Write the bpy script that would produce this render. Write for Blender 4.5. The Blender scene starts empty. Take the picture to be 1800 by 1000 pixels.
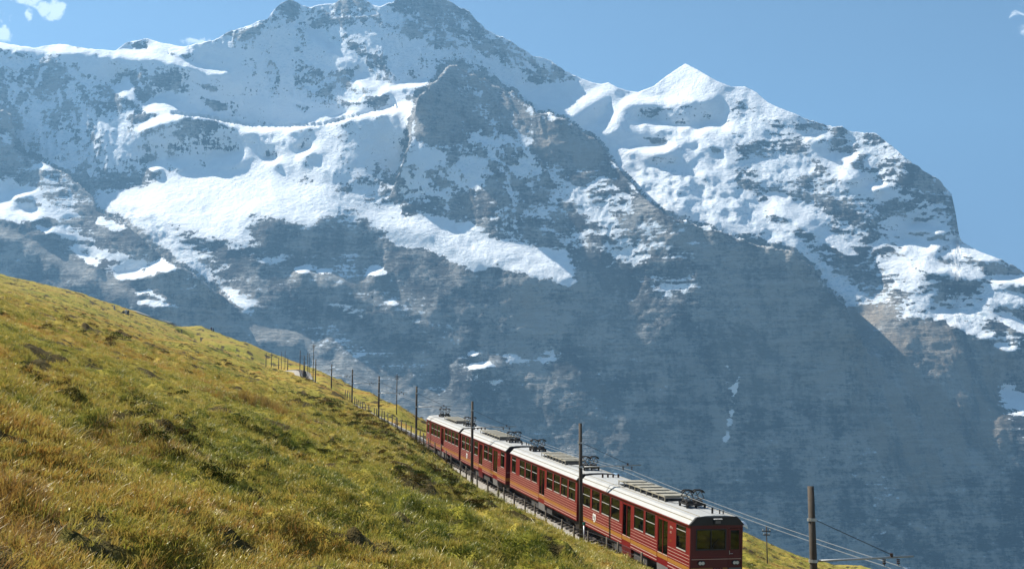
import bpy, bmesh, math, random
import numpy as np
from mathutils import Vector, Matrix

random.seed(7); RNG = np.random.default_rng(11)
SC = bpy.context.scene
COL = SC.collection
# ---------------------------------------------------------------- camera
cam = bpy.data.cameras.new('camera'); cam_o = bpy.data.objects.new('camera', cam); COL.objects.link(cam_o)
cam.sensor_width = 36.0; cam.lens = 36.0*2050/1800; cam.clip_start = .1; cam.clip_end = 60000
cam_o.location = (0, 0, 0); cam_o.rotation_euler = (math.radians(90+8.3), 0, 0)
SC.camera = cam_o
# ---------------------------------------------------------------- sky, sun, exposure
SUN_AZ, SUN_EL = math.radians(-62), math.radians(48)       # sun to the left and ahead
world = bpy.data.worlds.new('World'); SC.world = world; world.use_nodes = True
wn = world.node_tree.nodes; wl = world.node_tree.links; wn.clear()
sky = wn.new('ShaderNodeTexSky'); sky.sky_type = 'NISHITA'; sky.sun_disc = False
sky.sun_elevation = SUN_EL; sky.sun_rotation = SUN_AZ; sky.altitude = 2100; sky.air_density = .72; sky.dust_density = .2; sky.ozone_density = .6
bg = wn.new('ShaderNodeBackground'); bg.inputs['Strength'].default_value = .050
wo = wn.new('ShaderNodeOutputWorld')
sun = bpy.data.lights.new('sun', 'SUN'); sun.energy = 5.0; sun.angle = math.radians(.5); sun.color = (1.0, .95, .86)
sun_o = bpy.data.objects.new('sun', sun); COL.objects.link(sun_o)
SUN_DIR = Vector((math.sin(SUN_AZ)*math.cos(SUN_EL), math.cos(SUN_AZ)*math.cos(SUN_EL), math.sin(SUN_EL)))
sun_o.rotation_euler = SUN_DIR.to_track_quat('Z', 'Y').to_euler(); sun_o.location = (-60, 20, 80)
SC.view_settings.view_transform = 'Standard'; SC.view_settings.look = 'None'
SC.view_settings.exposure = 1.28; SC.view_settings.gamma = 1; SC.view_settings.use_curve_mapping = False
SC.render.engine = 'CYCLES'
SC.cycles.max_bounces = 6; SC.cycles.diffuse_bounces = 2; SC.cycles.glossy_bounces = 2; SC.cycles.transmission_bounces = 3
SC.cycles.transparent_max_bounces = 10; SC.cycles.volume_bounces = 0; SC.cycles.use_denoising = True
SC.cycles.caustics_reflective = False; SC.cycles.caustics_refractive = False
# ---------------------------------------------------------------- tagging and mesh helpers
def tag(o, label=None, cat=None, group=None, kind=None):
    if label: o['label'] = label
    if cat: o['category'] = cat
    if group: o['group'] = group
    if kind: o['kind'] = kind
    return o
def empty(name, mat=None, parent=None):
    o = bpy.data.objects.new(name, None); COL.objects.link(o); o.empty_display_size = .3
    if parent: o.parent = parent
    if mat is not None: o.matrix_world = mat
    return o
def copy_tree(o, parent=None):
    c = o.copy(); COL.objects.link(c)
    if parent is not None: c.parent = parent
    for ch in list(o.children): copy_tree(ch, c)
    return c
class MB:
    def __init__(s): s.v = []; s.f = []; s.sm = []
    def add(s, vs, fs, smooth=False):
        n = len(s.v); s.v += [tuple(map(float, p)) for p in vs]; s.f += [tuple(i+n for i in f) for f in fs]; s.sm += [smooth]*len(fs); return s
    def box(s, x0, x1, y0, y1, z0, z1):
        return s.add([(x0,y0,z0),(x1,y0,z0),(x1,y1,z0),(x0,y1,z0),(x0,y0,z1),(x1,y0,z1),(x1,y1,z1),(x0,y1,z1)],
                     [(0,3,2,1),(4,5,6,7),(0,1,5,4),(1,2,6,5),(2,3,7,6),(3,0,4,7)])
    def tube(s, pts, r, n=6, r2=None, cap=True):
        pts = [Vector(p) for p in pts]; m = len(pts); base = []
        up = None
        for i, p in enumerate(pts):
            d = (pts[min(i+1, m-1)]-pts[max(i-1, 0)]).normalized()
            if up is None: up = Vector((0,0,1)) if abs(d.z) < .9 else Vector((1,0,0))
            a = d.cross(up).normalized(); b = a.cross(d).normalized(); up = b
            rr = r if r2 is None else r+(r2-r)*i/(m-1)
            base += [p+(a*math.cos(2*math.pi*k/n)+b*math.sin(2*math.pi*k/n))*rr for k in range(n)]
        fs = [(i*n+k, i*n+(k+1) % n, (i+1)*n+(k+1) % n, (i+1)*n+k) for i in range(m-1) for k in range(n)]
        if cap: fs += [tuple(range(n))[::-1], tuple((m-1)*n+k for k in range(n))]
        return s.add(base, fs, n > 5)
    def prism(s, prof, x0, x1):
        """profile of (y, z) points pushed along x"""
        n = len(prof); vs = [(x0, y, z) for y, z in prof]+[(x1, y, z) for y, z in prof]
        fs = [(i, (i+1) % n, n+(i+1) % n, n+i) for i in range(n)]+[tuple(range(n))[::-1], tuple(range(n, 2*n))]
        return s.add(vs, fs)
    def disc(s, c, ax, r, h, n=12, sy=1.0):
        """short cylinder along axis ax from c"""
        ax = Vector(ax).normalized(); t = Vector((0,0,1)) if abs(ax.z) < .9 else Vector((1,0,0))
        a = ax.cross(t).normalized(); b = a.cross(ax).normalized(); c = Vector(c)
        ring = [(a*math.cos(2*math.pi*k/n)*sy+b*math.sin(2*math.pi*k/n))*r for k in range(n)]
        vs = [c+p for p in ring]+[c+ax*h+p for p in ring]
        fs = [(k, (k+1) % n, n+(k+1) % n, n+k) for k in range(n)]+[tuple(range(n))[::-1], tuple(range(n, 2*n))]
        return s.add(vs, fs)
    def build(s, name, mat, parent=None, fix=True):
        me = bpy.data.meshes.new(name); me.from_pydata(s.v, [], s.f); me.polygons.foreach_set('use_smooth', s.sm)
        me.materials.append(mat)
        if fix:
            bm = bmesh.new(); bm.from_mesh(me); bmesh.ops.recalc_face_normals(bm, faces=bm.faces); bm.to_mesh(me); bm.free()
        o = bpy.data.objects.new(name, me); COL.objects.link(o)
        if parent: o.parent = parent
        return o
def grid_mesh(name, V, mat, attrs=None, smooth=True, flip=False):
    """V: rows x cols x 3"""
    h, w = V.shape[:2]
    me = bpy.data.meshes.new(name)
    idx = np.arange(h*w).reshape(h, w)
    q = np.stack([idx[:-1,:-1], idx[:-1,1:], idx[1:,1:], idx[1:,:-1]], -1).reshape(-1, 4)
    if flip: q = q[:, ::-1]
    me.vertices.add(h*w); me.vertices.foreach_set('co', np.ascontiguousarray(V, dtype=np.float32).ravel())
    me.loops.add(q.size); me.loops.foreach_set('vertex_index', np.ascontiguousarray(q, dtype=np.int32).ravel())
    me.polygons.add(len(q)); me.polygons.foreach_set('loop_start', np.arange(0, q.size, 4, dtype=np.int32))
    me.polygons.foreach_set('use_smooth', np.full(len(q), smooth))
    me.update(calc_edges=True)
    for k, a in (attrs or {}).items():
        at = me.attributes.new(k, 'FLOAT', 'POINT'); at.data.foreach_set('value', np.ascontiguousarray(a, dtype=np.float32).ravel())
    me.materials.append(mat)
    o = bpy.data.objects.new(name, me); COL.objects.link(o); return o
# ---------------------------------------------------------------- materials
class NT:
    def __init__(s, name):
        s.m = bpy.data.materials.new(name); s.m.use_nodes = True; s.t = s.m.node_tree; s.t.nodes.clear()
        s.out = s.t.nodes.new('ShaderNodeOutputMaterial')
    def n(s, typ, **kw):
        nd = s.t.nodes.new(typ)
        for k, v in kw.items():
            if hasattr(nd, k): setattr(nd, k, v)
        return nd
    def l(s, a, b): s.t.links.new(a, b)
    def val(s, sock, v):
        if isinstance(v, bpy.types.NodeSocket): s.l(v, sock)
        else: sock.default_value = v
    def math(s, op, a, b=None, c=None, clamp=False):
        nd = s.n('ShaderNodeMath', operation=op); nd.use_clamp = clamp
        for i, x in enumerate((a, b, c)):
            if x is not None: s.val(nd.inputs[i], x)
        return nd.outputs[0]
    def mix(s, f, a, b, blend='MIX'):
        nd = s.n('ShaderNodeMix', data_type='RGBA', blend_type=blend)
        s.val(nd.inputs[0], f)
        for i, x in ((6, a), (7, b)):
            if isinstance(x, tuple): x = (*x[:3], 1)
            s.val(nd.inputs[i], x)
        return nd.outputs[2]
    def noise(s, scale, detail=4, vec=None, rough=.55, dist=0, out=0):
        nd = s.n('ShaderNodeTexNoise'); nd.inputs['Scale'].default_value = scale; nd.inputs['Detail'].default_value = detail
        nd.inputs['Roughness'].default_value = rough; nd.inputs['Distortion'].default_value = dist
        if vec is not None: s.l(vec, nd.inputs['Vector'])
        return nd.outputs[out]
    def pos(s, scale=(1,1,1), rot=(0,0,0), src='obj'):
        if src == 'world': o = s.n('ShaderNodeNewGeometry').outputs['Position']
        else: o = s.n('ShaderNodeTexCoord').outputs['Object']
        mp = s.n('ShaderNodeMapping'); mp.inputs['Scale'].default_value = scale; mp.inputs['Rotation'].default_value = rot
        s.l(o, mp.inputs['Vector']); return mp.outputs[0]
    def ramp(s, f, stops, interp='LINEAR'):
        nd = s.n('ShaderNodeValToRGB'); cr = nd.color_ramp; cr.interpolation = interp
        while len(cr.elements) < len(stops): cr.elements.new(.5)
        for e, (p, c) in zip(cr.elements, stops): e.position = p; e.color = (*c, 1) if len(c) == 3 else c
        s.val(nd.inputs[0], f); return nd.outputs[0]
    def step(s, f, a, b):
        nd = s.n('ShaderNodeMapRange', interpolation_type='SMOOTHSTEP'); s.val(nd.inputs[0], f)
        nd.inputs[1].default_value = a; nd.inputs[2].default_value = b; return nd.outputs[0]
    def attr(s, name, out='Fac'):
        nd = s.n('ShaderNodeAttribute'); nd.attribute_name = name; return nd.outputs[out]
    def bump(s, h, strength, dist):
        nd = s.n('ShaderNodeBump'); nd.inputs['Strength'].default_value = strength; nd.inputs['Distance'].default_value = dist
        s.l(h, nd.inputs['Height']); return nd.outputs[0]
    def bsdf(s, color, rough=.7, metal=0, spec=.3, normal=None):
        b = s.n('ShaderNodeBsdfPrincipled')
        s.val(b.inputs['Base Color'], (*color, 1) if isinstance(color, tuple) else color)
        s.val(b.inputs['Roughness'], rough); b.inputs['Metallic'].default_value = metal; b.inputs['Specular IOR Level'].default_value = spec
        if normal is not None: s.l(normal, b.inputs['Normal'])
        return b
    def done(s, sh): s.l(sh.outputs[0] if hasattr(sh, 'outputs') else sh, s.out.inputs['Surface']); return s.m
def paint(name, col, rough=.45, metal=0, var=.25, scale=3.0, spec=.4, dirt=(.05,.04,.03), dirtf=.25):
    t = NT(name); p = t.pos()
    n1 = t.noise(scale, 5, p); n2 = t.noise(scale*9, 3, p)
    c = t.mix(t.math('MULTIPLY', t.step(n1, .35, .75), var), col, tuple(x*.6 for x in col))
    c = t.mix(t.math('MULTIPLY', t.step(n2, .5, .8), dirtf), c, dirt)
    r = t.math('ADD', t.math('MULTIPLY', n2, .25), rough-.1)
    return t.done(t.bsdf(c, r, metal, spec, t.bump(n2, .15, .004)))
M = {}
M['red'] = paint('red_paint', (.165,.004,.006), .42, dirt=(.05,.006,.005), dirtf=.2)
M['red_dark'] = paint('dark_red_paint', (.10,.005,.005), .45)
M['yellow'] = paint('ochre_paint', (.34,.15,.022), .45)
M['line'] = paint('cream_line_paint', (.55,.38,.30), .5, var=.1)
M['roof'] = paint('cream_roof_paint', (.36,.36,.345), .6, var=.3, scale=.9, dirtf=.45, dirt=(.30,.26,.20))
M['black'] = paint('black_paint', (.018,.018,.020), .5)
M['iron'] = paint('dark_iron', (.045,.042,.04), .6, .6)
M['under'] = paint('grimy_underframe', (.05,.046,.042), .8)
M['alu'] = paint('pale_aluminium', (.62,.60,.56), .4, .5, var=.1)
M['rack'] = paint('weathered_rack', (.33,.30,.23), .6, .2)
M['pole'] = paint('weathered_pole_wood', (.075,.060,.045), .85, var=.5, scale=2, dirtf=.5)
M['galv'] = paint('galvanised_steel', (.42,.43,.43), .45, .7)
M['wire'] = paint('copper_wire_bright', (.40,.40,.39), .4, .6, var=.1)
M['cable'] = paint('dark_cable', (.06,.06,.065), .7)
M['insul'] = paint('brown_porcelain', (.05,.022,.014), .3)
M['rail'] = paint('rail_steel', (.26,.23,.21), .4, .8)
M['rust'] = paint('rusty_steel', (.15,.085,.05), .75, .4)
M['sleeper'] = paint('grey_sleeper', (.13,.11,.09), .9)
M['post'] = paint('fence_post_wood', (.12,.10,.075), .9, var=.5)
M['concrete'] = paint('pale_concrete', (.36,.35,.33), .9)
M['seat'] = paint('seat_cloth', (.10,.07,.045), .9)
M['inside'] = paint('cabin_lining', (.34,.30,.23), .8)
M['teal'] = paint('teal_cap', (.02,.16,.13), .5)
M['white'] = paint('white_enamel', (.72,.70,.66), .5, var=.08)
M['grille'] = paint('grey_grille', (.16,.15,.14), .7)
M['cloth_dark'] = paint('dark_clothing', (.02,.022,.03), .9)
M['cloth_red'] = paint('maroon_clothing', (.10,.02,.025), .9)
M['cloth_pale'] = paint('pale_clothing', (.40,.40,.42), .9)
M['canopy'] = paint('pale_glider_cloth', (.62,.66,.72), .7, var=.05, dirtf=0)
M['canopy_blue'] = paint('blue_glider_cloth', (.24,.36,.50), .7, var=.05, dirtf=0)
def glass_mat():
    t = NT('tinted_glass'); tr = t.n('ShaderNodeBsdfTransparent'); tr.inputs[0].default_value = (.14,.15,.14,1)
    gl = t.n('ShaderNodeBsdfGlossy'); gl.inputs['Roughness'].default_value = .04; gl.inputs[0].default_value = (.8,.85,.85,1)
    lw = t.n('ShaderNodeLayerWeight'); lw.inputs[0].default_value = .25
    f = t.math('ADD', t.math('MULTIPLY', lw.outputs[0], .6), .06)
    mx = t.n('ShaderNodeMixShader'); t.l(f, mx.inputs[0]); t.l(tr.outputs[0], mx.inputs[1]); t.l(gl.outputs[0], mx.inputs[2])
    return t.done(mx)
M['glass'] = glass_mat()
def lamp_mat():
    t = NT('lamp_glass'); b = t.bsdf((.62,.62,.60), .2, .15); return t.done(b)
M['lamp'] = lamp_mat()
# ---------------------------------------------------------------- mountain survey (angles as seen from the meadow)
SKY = [(-420,120),(-250,95),(-140,80),(-60,72),(0,74),(20,78),(60,84),(105,77),(150,85),(203,90),(222,76),(255,67),(282,75),(325,83),(345,77),(375,71),(400,57),(440,43),(470,33),(486,14),(500,3),(515,0),(530,9),(545,14),(560,10),(590,5),(605,-4),(640,-2),(655,10),(670,12),(690,3),(710,-8),(745,-12),(775,-2),(800,8),(825,20),(834,34),(850,48),(880,66),(905,77),(940,99),(970,108),(990,124),(1020,138),(1048,147),(1060,148),(1069,145),(1085,154),(1105,160),(1122,162),(1150,151),(1180,128),(1204,112),(1225,122),(1260,143),(1285,153),(1310,153),(1330,163),(1350,181),(1390,198),(1430,214),(1470,222),(1500,232),(1540,236),(1575,262),(1600,285),(1650,315),(1672,340),(1680,375),(1686,414),(1692,426),(1720,441),(1760,456),(1800,479),(1900,522),(2050,585),(2250,660)]
CROP = {'p':(0,0,1.0),'1':(0,0,3.3333),'2':(350,0,3.3333),'3':(700,0,3.3333),'4':(1050,80,3.3333),'5':(1350,150,2.0),'6':(0,250,2.857),'7':(400,250,2.2215),'8':(1000,250,1.8182)}
# class: (snow cover, steepness term qb, sideways term qa, relief, warm, light)
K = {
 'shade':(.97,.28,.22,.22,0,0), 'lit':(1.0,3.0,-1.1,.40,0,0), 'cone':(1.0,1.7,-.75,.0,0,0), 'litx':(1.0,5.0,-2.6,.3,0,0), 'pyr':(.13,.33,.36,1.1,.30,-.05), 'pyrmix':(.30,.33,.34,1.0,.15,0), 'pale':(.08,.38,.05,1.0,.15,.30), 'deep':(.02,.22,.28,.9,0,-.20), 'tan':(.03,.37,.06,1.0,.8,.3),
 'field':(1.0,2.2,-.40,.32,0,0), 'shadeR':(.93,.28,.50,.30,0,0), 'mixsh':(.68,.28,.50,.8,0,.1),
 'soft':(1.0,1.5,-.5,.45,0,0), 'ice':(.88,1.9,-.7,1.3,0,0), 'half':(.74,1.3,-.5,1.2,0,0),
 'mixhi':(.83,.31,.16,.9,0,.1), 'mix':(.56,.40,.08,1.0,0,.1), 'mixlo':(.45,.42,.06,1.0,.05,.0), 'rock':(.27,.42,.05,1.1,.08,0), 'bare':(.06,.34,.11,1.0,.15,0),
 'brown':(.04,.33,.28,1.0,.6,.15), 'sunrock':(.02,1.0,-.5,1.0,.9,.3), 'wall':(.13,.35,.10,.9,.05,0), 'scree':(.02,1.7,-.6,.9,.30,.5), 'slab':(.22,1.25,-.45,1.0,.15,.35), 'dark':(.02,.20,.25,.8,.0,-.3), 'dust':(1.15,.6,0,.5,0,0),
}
P = [
 ('wall','p',[(-500,-80),(2300,-80),(2300,1100),(-500,1100)]),
 # the high face and its ribs
 ('mixhi','p',[(325,60),(375,40),(500,-60),(850,-60),(1048,110),(1060,160),(920,170),(880,158),(796,112),(735,168),(690,190),(590,212),(500,224),(430,222),(350,208),(300,208),(250,215),(300,170),(402,132),(340,105)]),
 ('shade','2',[(0,270),(200,260),(330,300),(380,350),(300,480),(260,560),(420,600),(560,560),(700,640),(900,640),(1010,560),(1010,660),(700,710),(460,735),(160,700),(0,640),(-60,450)]),
 ('mixlo','p',[(355,60),(440,20),(500,-30),(700,-60),(800,-40),(832,20),(850,30),(905,56),(1048,127),(1048,150),(960,140),(900,112),(830,80),(760,62),(690,45),(640,30),(600,48),(560,42),(530,48),(490,42),(440,62),(400,78)]),
 ('rock','p',[(690,-30),(790,-30),(835,40),(800,60),(740,55),(690,35)]),
 ('rock','p',[(486,-10),(535,-10),(532,26),(500,34),(484,28)]),
 ('rock','p',[(590,-20),(640,-20),(655,12),(628,22),(596,14)]),
 ('mixlo','2',[(560,170),(600,190),(640,330),(720,430),(740,500),(640,480),(560,460),(600,360)]),
 ('rock','2',[(790,440),(880,390),(930,470),(980,530),(970,600),(900,610),(830,600),(770,520)]),
 ('rock','2',[(570,600),(640,610),(620,660),(570,640)]),
 ('rock','2',[(1030,560),(1110,560),(1100,640),(1020,640)]),
 ('mixlo','2',[(820,100),(900,200),(1000,330),(1060,420),(1090,500),(1050,490),(960,360),(880,250)]),
 ('mixlo','2',[(1030,220),(1080,300),(1130,400),(1160,490),(1110,490),(1060,390)]),
 ('mix','2',[(1220,260),(1300,380),(1310,450),(1250,380)]),
 ('mixlo','2',[(220,380),(360,350),(350,420),(280,460)]),
 ('mixlo','2',[(400,350),(450,380),(470,480),(400,490)]),
 ('rock','2',[(550,430),(720,440),(740,530),(690,560),(640,500),(560,480)]),
 ('rock','2',[(1100,120),(1380,150),(1500,230),(1500,260),(1350,220),(1180,180)]),
 ('rock','3',[(430,100),(470,150),(560,220),(620,260),(560,270),(450,210)]),
 ('mixlo','3',[(620,260),(760,320),(900,370),(1000,430),(1160,490),(1100,540),(900,480),(760,400)]),
 ('lit','2',[(645,150),(700,180),(760,235),(850,300),(900,350),(905,390),(840,352),(780,312),(710,262),(655,220)]),
 ('lit','2',[(890,385),(960,425),(1000,475),(1080,503),(1130,505),(1085,545),(1045,562),(1020,520),(935,490),(920,430)]),
 ('lit','2',[(1130,503),(1260,488),(1340,465),(1360,472),(1330,512),(1250,508),(1150,520)]),
 # left ridge
 ('shade','1',[(-500,250),(0,300),(100,280),(440,295),(680,325),(920,345),(1080,395),(1340,445),(1400,520),(1250,640),(900,560),(780,430),(640,500),(450,390),(230,380),(100,310),(-500,420)]),
 ('lit','1',[(-500,230),(0,215),(60,245),(100,262),(250,280),(350,245),(440,268),(560,285),(690,296),(840,285),(950,318),(1050,342),(1150,368),(1270,392),(1345,440),(1330,450),(1200,412),(1080,402),(1010,388),(920,352),(800,348),(680,338),(560,312),(440,304),(300,297),(260,302),(180,292),(100,292),(40,345),(10,345),(70,290),(0,277),(-500,290)]),
 ('lit','1',[(850,205),(900,215),(960,250),(1020,270),(1085,265),(1100,325),(990,322),(870,292)]),
 ('mixlo','1',[(670,290),(750,230),(850,205),(870,250),(820,280),(740,290)]),
 ('mixlo','1',[(780,430),(840,415),(960,430),(1080,490),(1150,560),(1050,580),(950,530),(850,490),(790,470)]),
 ('mixlo','1',[(1110,480),(1270,510),(1270,540),(1130,500)]),
 ('mix','1',[(1170,570),(1300,600),(1340,640),(1250,650)]),
 # left wall
 ('mix','1',[(-500,400),(0,345),(100,310),(230,300),(300,310),(450,390),(560,480),(630,500),(620,560),(700,700),(820,760),(830,860),(930,960),(1000,1000),(600,1150),(450,1080),(350,980),(170,920),(100,880),(80,720),(90,680),(0,630),(-500,600)]),
 ('mixhi','1',[(380,480),(480,560),(600,640),(700,700),(800,800),(860,930),(700,1000),(560,960),(560,740),(440,640)]),
 ('mixhi','1',[(90,620),(250,600),(280,700),(280,800),(360,850),(330,940),(190,900),(100,860),(90,700)]),
 ('rock','1',[(240,380),(340,390),(380,460),(380,570),(300,560),(250,610),(150,600),(230,520),(280,470),(230,420)]),
 ('rock','1',[(300,580),(370,580),(440,680),(420,760),(360,830),(280,790),(280,700)]),
 ('shade','1',[(335,520),(352,520),(362,700),(358,840),(344,830),(346,680)]),
 ('mixlo','1',[(450,390),(480,480),(560,540),(620,560),(620,580),(540,610),(460,540)]),
 ('mixlo','1',[(30,350),(100,310),(190,370),(150,390),(60,390)]),
 ('rock','1',[(540,700),(560,740),(520,900),(490,870)]),
 ('rock','1',[(350,900),(400,910),(410,950),(350,950)]),
 ('rock','1',[(470,930),(510,930),(520,1000),(480,1000)]),
 ('rock','1',[(160,840),(240,850),(200,920),(160,910)]),
 ('bare','6',[(290,130),(380,110),(440,150),(520,190),(600,230),(690,200),(640,245),(470,275),(440,290),(350,200)]),
 ('rock','1',[(630,505),(680,500),(750,560),(815,620),(832,640),(822,765),(740,710),(660,660),(600,660),(620,580)]),
 ('lit','1',[(735,440),(770,490),(780,545),(817,612),(800,617),(740,572),(690,542),(655,500),(718,490)]),
 # arete below the high face
 ('shadeR','p',[(245,230),(300,208),(430,222),(540,222),(640,200),(728,184),(725,240),(600,330),(500,320),(440,300),(350,290),(270,300),(245,260)]),
 ('lit','1',[(822,620),(910,555),(970,585),(1000,608),(1050,638),(1130,665),(1190,688),(1300,708),(1500,728),(1500,766),(1400,748),(1250,704),(1080,688),(1000,714),(900,744),(815,772),(830,720),(920,682),(900,662),(850,662)]),
 ('soft','1',[(905,505),(960,542),(1050,598),(1130,638),(1200,690),(1130,670),(1050,640),(980,590)]),
 ('lit','2',[(0,645),(60,677),(160,702),(300,732),(460,740),(560,738),(640,728),(705,718),(705,732),(640,747),(560,754),(400,770),(280,765),(150,725),(80,704),(0,690)]),
 ('lit','2',[(700,720),(800,686),(830,670),(900,677),(1000,662),(1100,637),(1200,602),(1272,595),(1257,648),(1200,652),(1100,664),(1000,674),(900,694),(820,708),(780,708)]),
 ('mix','1',[(990,790),(1060,745),(1150,750),(1250,770),(1150,800),(1050,800)]),
 ('mixlo','2',[(720,830),(870,780),(940,780),(980,740),(990,780),(900,830),(800,860)]),
 ('ice','2',[(300,758),(400,775),(480,785),(560,840),(575,857),(500,852),(440,832),(380,800)]),
 ('lit','2',[(580,885),(670,873),(650,905),(600,922)]),
 ('lit','2',[(390,925),(440,930),(470,965),(430,970)]),
 ('ice','2',[(520,960),(600,920),(660,970),(760,960),(830,995),(760,1020),(700,1005),(600,962)]),
 ('lit','6',[(1060,50),(1090,48),(1120,80),(1140,60),(1180,52),(1210,55),(1230,100),(1180,112),(1110,122),(1090,80)]),
 ('lit','6',[(730,112),(770,95),(825,132),(760,142)]),
 ('lit','6',[(855,90),(890,88),(922,132),(880,127)]),
 # slope under the pyramid, pyramid, brown buttress
 ('mixsh','p',[(590,262),(728,200),(760,250),(950,230),(950,300),(1080,300),(1000,400),(850,385),(760,385),(650,365),(600,335)]),
 ('shadeR','p',[(640,225),(725,195),(728,240),(690,280),(640,300),(600,300)]),
 ('pyr','p',[(796,108),(830,128),(880,153),(905,163),(950,200),(945,240),(880,262),(800,255),(740,250),(722,215),(733,170),(755,150)]),
 ('pyrmix','3',[(330,480),(420,480),(420,560),(520,620),(600,700),(480,720),(380,640),(300,560)]),
 ('shade','3',[(80,870),(250,870),(280,930),(200,990),(60,960)]),
 ('mix','3',[(430,780),(560,820),(700,800),(780,900),(760,1000),(500,1000),(300,980),(330,900)]),
 ('brown','3',[(170,720),(300,700),(330,780),(240,860),(160,830)]),
 ('pyrmix','p',[(850,300),(940,290),(1080,300),(1110,325),(1160,370),(1230,400),(1310,420),(1250,480),(1150,480),(1000,470),(900,430),(830,400)]),
 ('brown','3',[(863,655),(900,665),(1000,698),(1050,758),(1090,742),(1162,768),(1192,830),(1242,870),(1292,960),(1312,1010),(1100,1000),(950,960),(820,900),(800,800),(840,720)]),
 ('bare','8',[(140,60),(200,100),(230,160),(300,210),(260,235),(200,195),(150,135),(100,80)]),
 ('mixhi','8',[(40,210),(100,220),(200,320),(260,370),(220,380),(140,310),(60,260)]),
 ('mixhi','8',[(0,150),(80,140),(170,160),(200,210),(120,190),(40,180)]),
 ('brown','7',[(800,120),(880,160),(880,185),(820,190),(800,160)]),
 ('brown','7',[(920,210),(980,215),(980,280),(920,285)]),
 ('rock','7',[(490,205),(560,210),(700,190),(780,200),(900,270),(930,280),(900,300),(800,280),(740,290),(640,265),(560,240)]),
 # white horn and its basin
 ('soft','p',[(905,150),(940,150),(1048,130),(1105,140),(1204,90),(1285,133),(1330,142),(1400,205),(1330,260),(1300,300),(1280,340),(1330,340),(1400,380),(1520,520),(1490,535),(1430,470),(1390,440),(1310,420),(1200,385),(1130,345),(1080,285),(1050,240),(980,210),(950,200)]),
 ('lit','3',[(715,488),(760,528),(860,543),(960,573),(1060,573),(1000,610),(900,640),(870,672),(800,622),(740,582)]),
 ('half','3',[(760,570),(860,600),(900,650),(860,660),(800,620)]),
 ('lit','3',[(900,640),(1060,568),(1190,470),(1220,462),(1262,520),(1200,580),(1140,620),(1060,640),(1040,680),(920,672)]),
 ('shade','3',[(1040,680),(1060,640),(1200,580),(1230,640),(1160,740),(1060,740)]),
 ('half','3',[(1240,520),(1330,570),(1330,630),(1290,660),(1240,620),(1200,590)]),
 ('lit','3',[(1160,742),(1230,650),(1292,680),(1282,775),(1200,785)]),
 ('lit','3',[(1330,565),(1400,530),(1500,560),(1500,622),(1400,612),(1330,627)]),
 ('shade','4',[(250,285),(300,290),(360,270),(400,250),(370,306),(290,306)]),
 ('cone','4',[(235,285),(340,245),(430,175),(515,90),(530,120),(460,195),(390,245),(330,285),(290,300)]),
 ('cone','4',[(520,110),(640,185),(640,250),(690,300),(680,327),(600,322),(480,330),(420,360),(370,307),(400,245),(460,190)]),
 ('lit','4',[(150,308),(240,290),(370,310),(480,305),(560,310),(680,326),(560,328),(470,342),(420,367),(330,352),(230,347),(155,357)]),
 ('shade','4',[(640,190),(690,200),(790,255),(818,392),(760,402),(750,470),(700,470),(630,450),(560,500),(480,470),(400,450),(440,362),(560,332),(680,327),(690,300),(650,250)]),
 ('shade','4',[(155,357),(230,347),(330,352),(420,370),(430,430),(380,470),(260,430),(250,500),(410,560),(380,590),(280,590),(200,560),(110,520),(130,400)]),
 ('half','4',[(380,365),(460,350),(570,370),(590,420),(520,440),(420,400)]),
 ('mixlo','4',[(260,545),(380,555),(400,592),(290,592)]),
 ('mixlo','4',[(650,590),(720,600),(720,640),(670,635)]),
 ('lit','4',[(250,433),(340,438),(380,463),(480,473),(540,488),(500,502),(400,482),(370,502),(300,467),(255,472)]),
 ('lit','4',[(598,492),(640,446),(700,463),(760,498),(778,545),(740,527),(690,507),(600,517)]),
 ('ice','4',[(380,500),(460,520),(520,600),(500,640),(420,600)]),
 ('lit','4',[(450,520),(560,513),(640,520),(560,560),(480,570),(540,600),(600,600),(640,680),(760,740),(842,832),(640,832),(560,802),(470,792),(582,782),(572,700),(540,650),(460,560)]),
 ('lit','4',[(130,578),(200,603),(330,598),(430,578),(432,632),(370,647),(260,617),(180,622)]),
 ('lit','4',[(0,440),(60,400),(120,420),(110,500),(60,520),(0,490)]),
 ('shade','4',[(200,620),(330,640),(450,650),(540,690),(577,782),(470,785),(340,740),(240,690)]),
 ('ice','4',[(220,720),(300,720),(470,790),(640,830),(830,830),(880,870),(960,960),(1060,960),(1050,1000),(700,1000),(400,960),(330,900),(240,840)]),
 ('ice','8',[(215,90),(300,70),(520,140),(560,190),(620,230),(700,260),(760,330),(800,400),(860,440),(962,500),(900,522),(860,507),(810,442),(760,382),(700,352),(650,342),(600,302),(540,282),(460,262),(380,232),(310,212),(240,152)]),
 ('shade','8',[(300,210),(380,230),(460,255),(540,275),(600,300),(540,290),(460,275),(380,245)]),
 # right shoulder
 ('mix','p',[(1290,140),(1330,142),(1350,160),(1430,190),(1540,210),(1600,260),(1650,290),(1690,330),(1700,425),(1640,400),(1560,400),(1500,440),(1430,420),(1380,380),(1330,330),(1290,300),(1280,210)]),
 ('half','4',[(980,570),(1060,590),(1130,640),(1180,720),(1200,800),(1100,860),(1000,820),(890,750),(900,700),(980,680)]),
 ('half','4',[(790,400),(900,390),(1000,430),(960,520),(860,540),(790,540),(760,470)]),
 ('soft','4',[(785,240),(870,230),(960,290),(1020,345),(1130,375),(1160,420),(1100,440),(1020,410),(900,350),(820,300)]),
 ('shade','5',[(0,60),(60,85),(100,110),(70,130),(110,170),(170,190),(220,240),(270,280),(320,320),(400,350),(500,380),(420,402),(370,412),(300,372),(240,312),(200,272),(140,222),(90,182),(40,112)]),
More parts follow.
